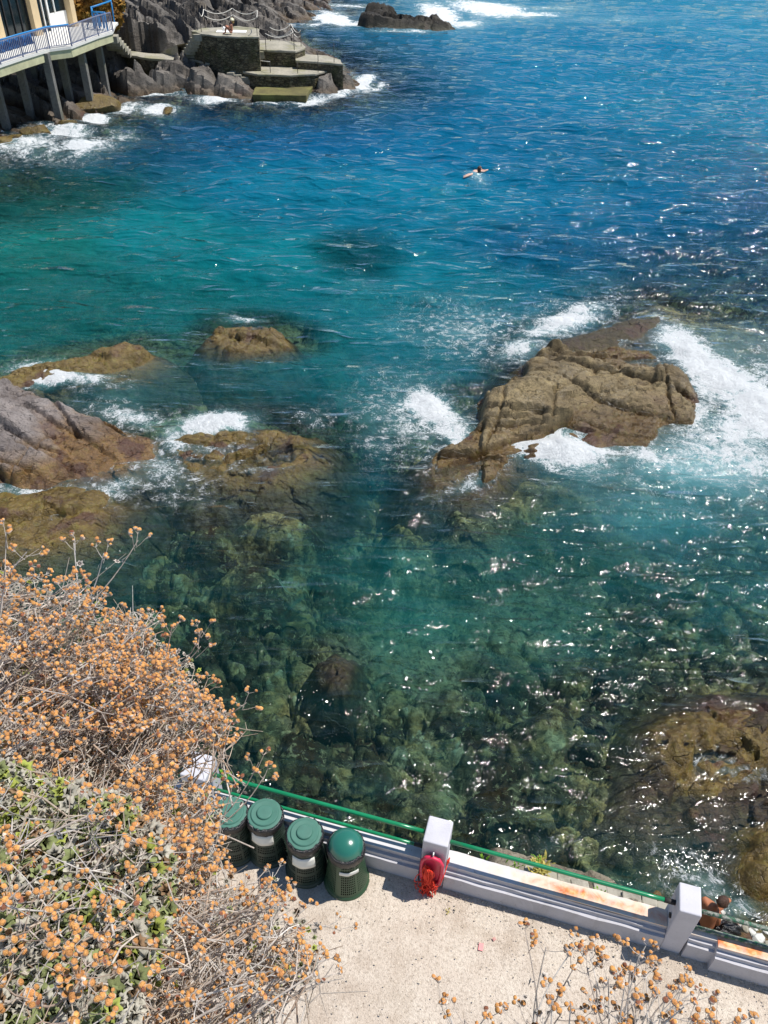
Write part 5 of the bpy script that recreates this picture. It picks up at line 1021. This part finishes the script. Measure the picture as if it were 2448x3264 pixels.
# black bag
bg_ = empty('bag', P(2318, 2962, 1.0), 'crumpled black bag on the stones beside the seated person', 'bag'); c = P(2320, 2962, 1.08); bm = bmesh.new(); bmesh.ops.create_icosphere(bm, subdivisions=4, radius=1); V = [c+np.array([v.co.x*.19, v.co.y*.14, v.co.z*.13])*(1+.16*math.sin(v.co.x*6+v.co.z*5)*math.cos(v.co.y*7)) for v in bm.verts]
m = MB(); m.add(V, [tuple(v.index for v in f.verts) for f in bm.faces], 0, True); bm.free(); m.build('bag_body', M_liner, bg_); m = MB(); m.tube([c+np.array([.12*math.cos(a), .02, .1+.10*math.sin(a)]) for a in np.linspace(0, 3.14, 9)], .01, 6); m.build('handle', M_liner, bg_)
# swimmer
ps = empty('person', P(1520, 556, 0), 'pale swimmer with dark hair doing breaststroke in open water', 'person')
a0 = P(1484, 563, -.04); a1 = P(1500, 557, .02); a2 = P(1514, 550, .02); a3 = P(1525, 545, .04); nkk = P(1529, 543, .14); hd2 = P(1529, 538, .28)
J = [(a2, (.15, .09)), (a3, (.17, .10)), (nkk, .06)]; E_ = [(0, 1), (1, 2)]
J += [(P(1532, 541, .06), .06), (P(1545, 544, .06), .045), (P(1556, 541, .04), .03)]; E_ += [(1, 3), (3, 4), (4, 5)]; J += [(P(1536, 547, .04), .06), (P(1546, 546, .02), .045), (P(1552, 543, .08), .03)]; E_ += [(1, 6), (6, 7), (7, 8)]
for o_ in (-.09, .09):
    i = len(J); J += [(a2+np.array([-.10, o_*1.2-.1, 0]), .09), (a1+np.array([0, o_, .03]), .075), (a0+np.array([0, o_, .02]), .05), (a0+np.array([-.15, o_-.05, -.02]), .03)]; E_ += [(0, i), (i, i+1), (i+1, i+2), (i+2, i+3)]
skinned('body', J, E_, M_fair, ps); m = MB(); head_mesh(m, hd2, (1, .3, .1), (0, 0, 1), .125); m.build('head', M_fair, ps); hair_mesh(hd2, (1, .3, .1), (-.25, 0, 1), .13, M_hair, ps, 1.0)
# sunbather on towel
z4 = 3.45; tw = MB(); c = P(738, 100, z4+.02); tw.box(c, (2.1, .85, .02), ((1, .06, 0), (-.06, 1, 0), (0, 0, 1))); tag(tw.build('towel', M_bright), 'white towel spread on the highest terrace', 'towel')
pb = empty('person', P(738, 104, z4), 'sunbather in a white hat sitting with knees drawn up on a white towel', 'person')
hip = np.array(P(741, 103, z4+.14)); x = np.array([1., 0, 0]); zv = np.array([0, 0, 1.]); sh_ = hip+zv*.48-x*.02; hd3 = sh_+zv*.25+x*.06; kn = hip-x*.40+zv*.36; an = hip-x*.52-zv*.06
J = [(hip, (.15, .12)), (hip+zv*.22-x*.04, (.13, .10)), (sh_, (.15, .10)), (sh_+zv*.1, .05)]; E_ = [(0, 1), (1, 2), (2, 3)]
for o_ in (-.1, .1):
    Y_ = np.array([0, o_, 0]); i = len(J); J += [(hip+Y_-x*.06, .09), (kn+Y_, .06), (an+Y_, .04), (an+Y_-x*.16-zv*.02, .03)]; E_ += [(0, i), (i, i+1), (i+1, i+2), (i+2, i+3)]
    i = len(J); J += [(sh_+Y_*1.8, .055), (sh_+Y_*2.1-x*.16-zv*.20, .042), (kn+Y_*1.2+zv*.03, .03), (kn+Y_*.6-x*.08-zv*.02, .025)]; E_ += [(2, i), (i, i+1), (i+1, i+2), (i+2, i+3)]
skinned('body', J, E_, skin_mat('sunburnt skin', (196, 132, 104)), pb); m = MB(); head_mesh(m, hd3, (-.9, -.2, -.1), (0, 0, 1), .12); m.build('head', M_fair, pb)
m = MB(); m.lathe([(.17, .03), (.175, .035), (.12, .06), (.115, .12), (.07, .16), (.001, .165)], hd3-zv*.02, 20); m.build('sun_hat', plain('straw hat', (240, 234, 200), .8), pb); hair_mesh(hd3, (-.9, -.2, -.1), (0, 0, 1), .122, plain('blond hair', (190, 150, 90), .6), pb, 1.2)
m = MB(); c = P(716, 92, z4+.12)
m.tube([c-x*.12+zv*.1, c, c+x*.05-zv*.1], [.09, .12, .11], 8); tag(m.build('beach_bag', M_bright), 'small white bag on the terrace beside the sunbather', 'bag')

# ================================================================ dry flowering shrubs in front of the lens
def mk_head():
    t = NT('dry flower head'); tone = t.attr('tone', 'Color'); n = t.noise(t.pos(), 420, 3, .7); c = t.mix(1, tone, t.ramp(n, [(.3, .55), (.6, 1.15)]), 'MULTIPLY'); return t.done(t.bsdf(c, .95, t.bump(n, 1, .002), spec=.1))
M_head = mk_head()
def mk_tone(name, rough=.8, tl=0):
    t = NT(name); tone = t.attr('tone', 'Color'); n = t.noise(t.pos(), 90, 4); c = t.mix(1, tone, t.ramp(n, [(.3, .75), (.7, 1.12)]), 'MULTIPLY'); sh_ = t.bsdf(c, rough, spec=.25)
    if tl: tr_ = t.n('BsdfTranslucent'); t.l(c, tr_.inputs[0]); mx = t.n('MixShader'); mx.inputs[0].default_value = tl; t.l(sh_, mx.inputs[1]); t.l(tr_.outputs[0], mx.inputs[2]); sh_ = mx.outputs[0]
    return t.done(sh_)
M_stem = mk_tone('pale felted stem', .8, .5); M_leaf = mk_tone('felted leaf', .8, .5)
# unit head (ico) as arrays
bm = bmesh.new(); bmesh.ops.create_icosphere(bm, subdivisions=2, radius=1); IV = np.array([v.co[:] for v in bm.verts]); IF = np.array([[v.index for v in f.verts] for f in bm.faces]); bm.free()
class Plant:
    def __init__(s): s.hv = []; s.hc = []; s.st = MB(); s.lv = []; s.lf = []; s.lc = []; s.nl = 0
    def head(s, p, r, up, rr):
        up = np.array(up)/np.linalg.norm(up); z = IV@np.array([0, 0, 1.]); A = IV.copy(); A[:, 2] = np.where(z < 0, z*1.15, z*.85); A[:, :2] *= np.where(z < -.2, .85, 1.0)[:, None]
        A = A*(1+.10*rr.normal(size=len(A)))[:, None]
        t = np.cross([.3, .9, .1], up); t /= np.linalg.norm(t); b = np.cross(up, t); V = p+r*(A[:, :1]*t+A[:, 1:2]*b+A[:, 2:]*up)
        g = rr.uniform(.7, 1.15); hue = rr.random(); top = np.array(srgb(222, 164, 98)[:3])*(1-hue)+np.array(srgb(200, 140, 88)[:3])*hue
        if rr.random() < .07: top = np.array(srgb(146, 96, 74)[:3])
        bot = np.array(srgb(240, 224, 210)[:3]); w_ = sstep(.05, .5, z)[:, None]; s.hv.append(V); s.hc.append((bot*(1-w_)+top*w_)*g)
    def leaf(s, p, d, n, L, rr, col):
        d = np.array(d, float); d /= np.linalg.norm(d); n = np.array(n, float); n -= d*np.dot(n, d); n /= np.linalg.norm(n)+1e-9; w_ = np.cross(d, n); V = [p, p+d*L*.3+n*.03*L, p+d*L*.62]; Fs = []; K = 28; asp = rr.uniform(.6, .95); ph = rr.uniform(-.3, .3)
        for i in range(K+1):
            a_ = -2.75+5.5*i/K; lob = .5+.15*math.cos(7*a_+ph)+.05*math.cos(13*a_); R_ = L*(lob+.22)*(.75+.35*math.cos(a_)); q = p+d*(L*.5+R_*.85*math.cos(a_))+w_*R_*asp*math.sin(a_); V.append(q-n*(R_*R_/L)*.22+n*L*.05*math.cos(7*a_))
        for i in range(K): c_ = 2 if K*.28 < i < K*.72 else 1; Fs.append((c_, 3+i, 4+i))
        Fs += [(1, 2, 3+int(K*.28)+1), (1, 3+int(K*.72)+1, 2), (0, 3, 1), (0, 1, 3+K)]
        b0 = s.nl; s.lv += V; s.lf += [tuple(b0+q for q in f) for f in Fs]; s.lc += [col]*len(V); s.nl += len(V)
    def corymb(s, base, tip, rr, n=14, spread=.045, col=(.6, .53, .46), r0=.0022, hr=.0062):
        base, tip = np.array(base), np.array(tip); d = tip-base; L = np.linalg.norm(d); bend = rr.normal(0, .05, 3)*L; bend[2] -= .04*L
        pts = [base+d*k/6+bend*math.sin(math.pi*k/6) for k in range(7)]; s.st.tube(pts, [r0*(1.25-.45*k/6) for k in range(7)], 5, 0, col, False); up = (pts[-1]-pts[-2]); up /= np.linalg.norm(up); up = up*.7+np.array([0, 0, .45]); up /= np.linalg.norm(up)
        t = np.cross(up, [.2, .4, .9]); t /= np.linalg.norm(t); b = np.cross(up, t); nb = max(2, n//4); i = 0
        for q in range(nb):
            a = 6.28*q/nb+rr.uniform(-.4, .4); rad = spread*rr.uniform(.35, .75); st = pts[-1]-up*rr.uniform(0, spread*1.1); node = tip+(t*math.cos(a)+b*math.sin(a))*rad+up*spread*.25
            s.st.tube([st, (st+node)/2+up*-.003, node], [r0*.62, r0*.5, r0*.45], 4, 0, col, False)
            for h_ in range(n//nb):
                a2 = a+rr.normal(0, .8); e = node+(t*math.cos(a2)+b*math.sin(a2))*rr.uniform(.006, .016)+up*rr.uniform(.006, .018)
                s.st.tube([node, e-up*hr], [r0*.36, r0*.3], 3, 0, col, False); s.head(e, hr*rr.uniform(.6, 1.15), up+rr.normal(0, .25, 3), rr)
    def build(s, name, label, cat, group, loc, mat=M_leaf):
        t = empty(name, loc, label, cat, group); o = s.st.build('stems', M_stem, t)
        if s.hv:
            n = len(s.hv); V = np.concatenate(s.hv); Fs = (IF[None]+(np.arange(n)*len(IV))[:, None, None]).reshape(-1, 3); me = fastmesh('blossoms', V, Fs); cattr(me, 'tone', np.concatenate(s.hc)); link('blossoms', me, t, [M_head])
        if s.lf:
            me = fastmesh('leaves', np.array(s.lv), np.array(s.lf), True); cattr(me, 'tone', np.array(s.lc)); link('leaves', me, t, [mat])
        return t
STEMC = [tuple(srgb(*c)[:3]) for c in ((244, 234, 224), (232, 220, 210), (250, 244, 238), (224, 202, 182), (238, 222, 204))]
GB = 'dry flowering shrubs hanging over the wall'
def shrub(label, poly, nst, nlv, seed, dr=(1.75, 2.6), lean=(-.55, -.35), hn=(10, 24), silver=.6, green=.35, lmax=.07, twigs=1.0, hr=.0055, lpoly=None, smin=.26, smax=.5, yel=.1):
    rr = np.random.default_rng(seed); pl = Plant(); po = [(a, b) for a, b in poly]; xs = [q[0] for q in po]; ys = [q[1] for q in po]
    def samp(po_=po):
        xs = [q[0] for q in po_]; ys = [q[1] for q in po_]
        while True:
            x, y = rr.uniform(min(xs), max(xs)), rr.uniform(min(ys), max(ys))
            if poly_sd(np.array([x]), np.array([y]), po_)[0] > 0: return x, y
    def depth(x, y): return dr[0]+(dr[1]-dr[0])*np.clip((3264-y)/1500, 0, 1)
    for k in range(nst):
        x, y = samp(); D = depth(x, y)*rr.uniform(.9, 1.12); tip = Q(x, y, D); L = rr.uniform(smin, smax)*F/D; base = Q(x+L*lean[0]*rr.uniform(.5, 1.4), y-L*lean[1]*rr.uniform(.5, 1.5), D*rr.uniform(1.02, 1.16))
        pl.corymb(base, tip, rr, int(rr.integers(*hn)), rr.uniform(.03, .055), STEMC[rr.integers(5)], rr.uniform(.0012, .0024), hr)
        for q in range(int(rr.integers(1, 4))):     # small shrivelled leaves along the stem
            f = rr.uniform(.1, .8); pl.leaf(base+(tip-base)*f, rr.normal(size=3), rr.normal(size=3), rr.uniform(.010, .022), rr, STEMC[rr.integers(3)])
    for k in range(int(nst*twigs*1.5)):          # leafless grey twigs criss-crossing
        x, y = samp(); D = depth(x, y)*rr.uniform(.97, 1.12); a = Q(x, y, D); L = rr.uniform(.08, .30)*F/D; an = rr.normal(.75, .5); b = Q(x-L*math.cos(an), y+L*math.sin(an), D*rr.uniform(.97, 1.06)); mid_ = (a+b)/2+rr.normal(0, .032, 3); g = rr.uniform(.75, 1.1); c = tuple(v*g for v in STEMC[rr.integers(5)])
        m1_ = (b+mid_)/2+rr.normal(0, .007, 3); m2_ = (a+mid_)/2+rr.normal(0, .007, 3); pl.st.tube([b, m1_, mid_, m2_, a], [.0023, .0021, .0018, .0014, .0009], 4, 0, c, False)
        for q in range(2):
            e = mid_+rr.normal(0, .04, 3); pl.st.tube([mid_, e], [.0013, .0008], 3, 0, c, False)
    for k in range(nlv):
        x, y = samp(lpoly or po); D = depth(x, y)*rr.uniform(1.0, 1.18); p = Q(x, y, D); up = np.array([rr.normal(.25, .35), rr.normal(-.1, .35), 1]); u_ = rr.random()
        if u_ < silver: c = np.array(srgb(228, 222, 206)[:3])*rr.uniform(.7, 1.05)
        elif u_ < silver+green: c = np.array(srgb(170, 180, 122)[:3])*rr.uniform(.65, 1.15)
        elif u_ < silver+green+yel: c = np.array(srgb(196, 206, 104)[:3])*rr.uniform(.7, 1.1)
        else: c = np.array(srgb(190, 156, 122)[:3])*rr.uniform(.6, 1.0)
        d = rr.normal(size=3); d[2] = abs(d[2])*.5; pl.leaf(p, d, up, rr.uniform(.35, 1)*lmax, rr, tuple(c))
    cx, cy_ = np.mean(xs), np.mean(ys); return pl.build('flowering_shrub', label, 'shrub', GB, Q(cx, cy_, depth(cx, cy_)*1.15))
shrub('upper dry shrub, thick orange seed heads standing against the sea', [(-60, 1760), (60, 1840), (130, 1830), (180, 1930), (250, 1830), (330, 1930), (330, 1990), (480, 1930), (500, 2010), (560, 2120), (540, 2230), (300, 2180), (-60, 2080)], 112, 700, 31, silver=.85, green=.05, lmax=.018, twigs=2.6)
shrub('middle dry shrub of dense orange heads reaching right towards the posts', [(300, 2080), (480, 2040), (620, 2110), (650, 2200), (690, 2240), (740, 2330), (710, 2390), (600, 2380), (560, 2440), (480, 2500), (380, 2380), (200, 2300)], 112, 600, 32, silver=.85, green=.05, lmax=.018, twigs=2.6)
shrub('grey twiggy shrub at the left edge with pale bare stems', [(-60, 2060), (300, 2160), (420, 2330), (420, 2480), (200, 2500), (-60, 2400)], 64, 1500, 33, silver=.85, green=.08, twigs=6.0, lmax=.022)
shrub('low dry shrub whose twigs cross in front of the first bin', [(420, 2440), (560, 2480), (620, 2520), (690, 2570), (700, 2650), (640, 2700), (720, 2790), (600, 2800), (440, 2760), (360, 2560)], 60, 700, 34, silver=.8, green=.1, twigs=4.5, lmax=.02)
shrub('leafy silver green shrub in the lower left corner', [(-60, 2420), (180, 2500), (420, 2560), (560, 2760), (520, 3000), (380, 3330), (-60, 3330)], 60, 4200, 35, dr=(1.5, 2.2), silver=.50, green=.33, twigs=4.5, lmax=.032, smin=.15, smax=.4, yel=.1)
shrub('straggly tan shrub with tiny brown heads spreading over the sandy ground', [(540, 2780), (700, 2800), (880, 2790), (900, 2860), (980, 2930), (1030, 3040), (1000, 3130), (880, 3200), (780, 3330), (360, 3330), (480, 3000)], 118, 500, 36, silver=.6, green=.12, twigs=2.8, lmax=.018, hr=.0048, hn=(6, 13))
# separate tall sprigs
def sprig(label, tips, base, seed, hr=.0056, n=(10, 16), D=(2.1, 2.4), spread=.04):
    rr = np.random.default_rng(seed); pl = Plant(); b = Q(*base, D[1]); root = b
    for (x, y) in tips:
        tp_ = Q(x, y, rr.uniform(*D)); pl.corymb(b+rr.normal(0, .008, 3), tp_, rr, int(rr.integers(*n)), spread*rr.uniform(.8, 1.1), STEMC[rr.integers(3)], .0016, hr)
        for q in range(4): f = rr.uniform(.1, .75); pl.leaf(b+(tp_-b)*f, rr.normal(size=3), rr.normal(size=3), rr.uniform(.010, .02), rr, STEMC[0])
    return pl.build('flower_sprig', label, 'sprig', 'tall single flower sprigs', root)
sprig('tall sprig with three orange heads clusters rising highest over the dark water', [(235, 1730), (330, 1765), (440, 1722)], (255, 1960), 41)
sprig('thin sprig at the left edge standing against the brown rock', [(20, 1700), (85, 1760)], (10, 1990), 42)
sprig('sprig with small heads bending right over the water beside the dense heads', [(548, 1995), (645, 2010), (640, 2060)], (500, 2150), 43)
sprig('single sprig pointing right above the left post', [(785, 2240), (700, 2290)], (620, 2330), 44)
sprig('curved sprig leaning over the green tubes', [(825, 2430), (845, 2470), (740, 2500)], (690, 2640), 45)
sprig('short sprig standing in front of the bins', [(870, 2780), (880, 2830), (905, 2850)], (820, 3010), 46)
sprig('thin reddish sprig alone over the sandy ground', [(1040, 2950), (1085, 2965)], (880, 2945), 47, .005, (5, 8))
sprig('tall dry sprig at the lower right with a long bare stalk', [(1680, 3000), (1740, 3020), (1830, 3020), (1850, 3050)], (1690, 3330), 48, .0058, (7, 12), (1.9, 2.2), .045)
sprig('bushy dry sprig at the bottom right with many brown heads', [(1870, 3080), (1940, 3120), (1990, 3150), (2060, 3110), (2100, 3160), (2150, 3160), (2040, 3040), (1920, 3190), (1990, 3210), (2090, 3220), (2180, 3210), (2230, 3230), (2300, 3250), (2060, 3070), (1900, 3130), (1960, 3090), (2020, 3110), (2040, 3180), (2120, 3190), (2140, 3240), (2200, 3170), (2250, 3260), (1960, 3240), (1900, 3240), (2350, 3270), (2080, 3260), (1880, 3040), (2010, 3060)], (2000, 3420), 49, .0058, (9, 15), (1.9, 2.2), .05)
sprig('small dry sprig peeping in at the bottom edge, middle of the ground', [(1400, 3190), (1430, 3230), (1560, 3230), (1480, 3250), (1600, 3260)], (1480, 3420), 50, .0056, (6, 10), (1.9, 2.2), .045)
sprig('row of dry heads low at the bottom edge between the other two', [(1730, 3240), (1790, 3230), (1680, 3250), (1850, 3240), (1820, 3200), (1760, 3190), (1640, 3250)], (1760, 3420), 51, .0058, (8, 12), (1.9, 2.2), .045)
# bank the shrubs grow on
bx = np.linspace(-.05, 1.05, 60); V = []; rr = np.random.default_rng(8)
pts = [(-900, 2080), (-500, 2080), (-120, 2120), (120, 2260), (300, 2460), (380, 2640), (430, 2850), (400, 3050), (330, 3300), (250, 3800)]
nA = 40
for i in range(nA):
    s_ = i/(nA-1)*(len(pts)-1); k = min(int(s_), len(pts)-2); f = s_-k; e = np.array(pts[k])*(1-f)+np.array(pts[k+1])*f
    for j in range(26):
        g_ = j/25; x = e[0]*(1-g_)+(-700)*g_; y = e[1]*(1-g_)+3900*g_; D = 2.75-1.1*g_*.9-.35*(i/nA); p = Q(x, y, max(1.2, D)); p[2] += .05*float(fbm(np.array([p[0]*5]), np.array([p[1]*5]), 3, 2)[0])
        V.append(p)
for i in range(nA):  # skirt falling away to the terrace behind the silhouettes
    q = V[i*26].copy(); q = q+np.array([-.25, .0, -2.0]); V.append(q)
Fs = [(i*26+j, (i+1)*26+j, (i+1)*26+j+1, i*26+j+1) for i in range(nA-1) for j in range(25)]+[(i*26, nA*26+i, nA*26+i+1, (i+1)*26) for i in range(nA-1)]
m = MB(); m.add(V, Fs, 0, True); tb = NT('dark soil bank'); o = m.build('hill', tb.done(tb.bsdf(tb.ramp(tb.noise(tb.pos(), 9, 6, .7), [(.3, srgb(120, 108, 90)), (.6, srgb(170, 156, 134)), (.75, srgb(200, 190, 172))]), .95, tb.bump(tb.noise(tb.pos(), 30, 5), .8, .02)))); tag(o, kind='structure')
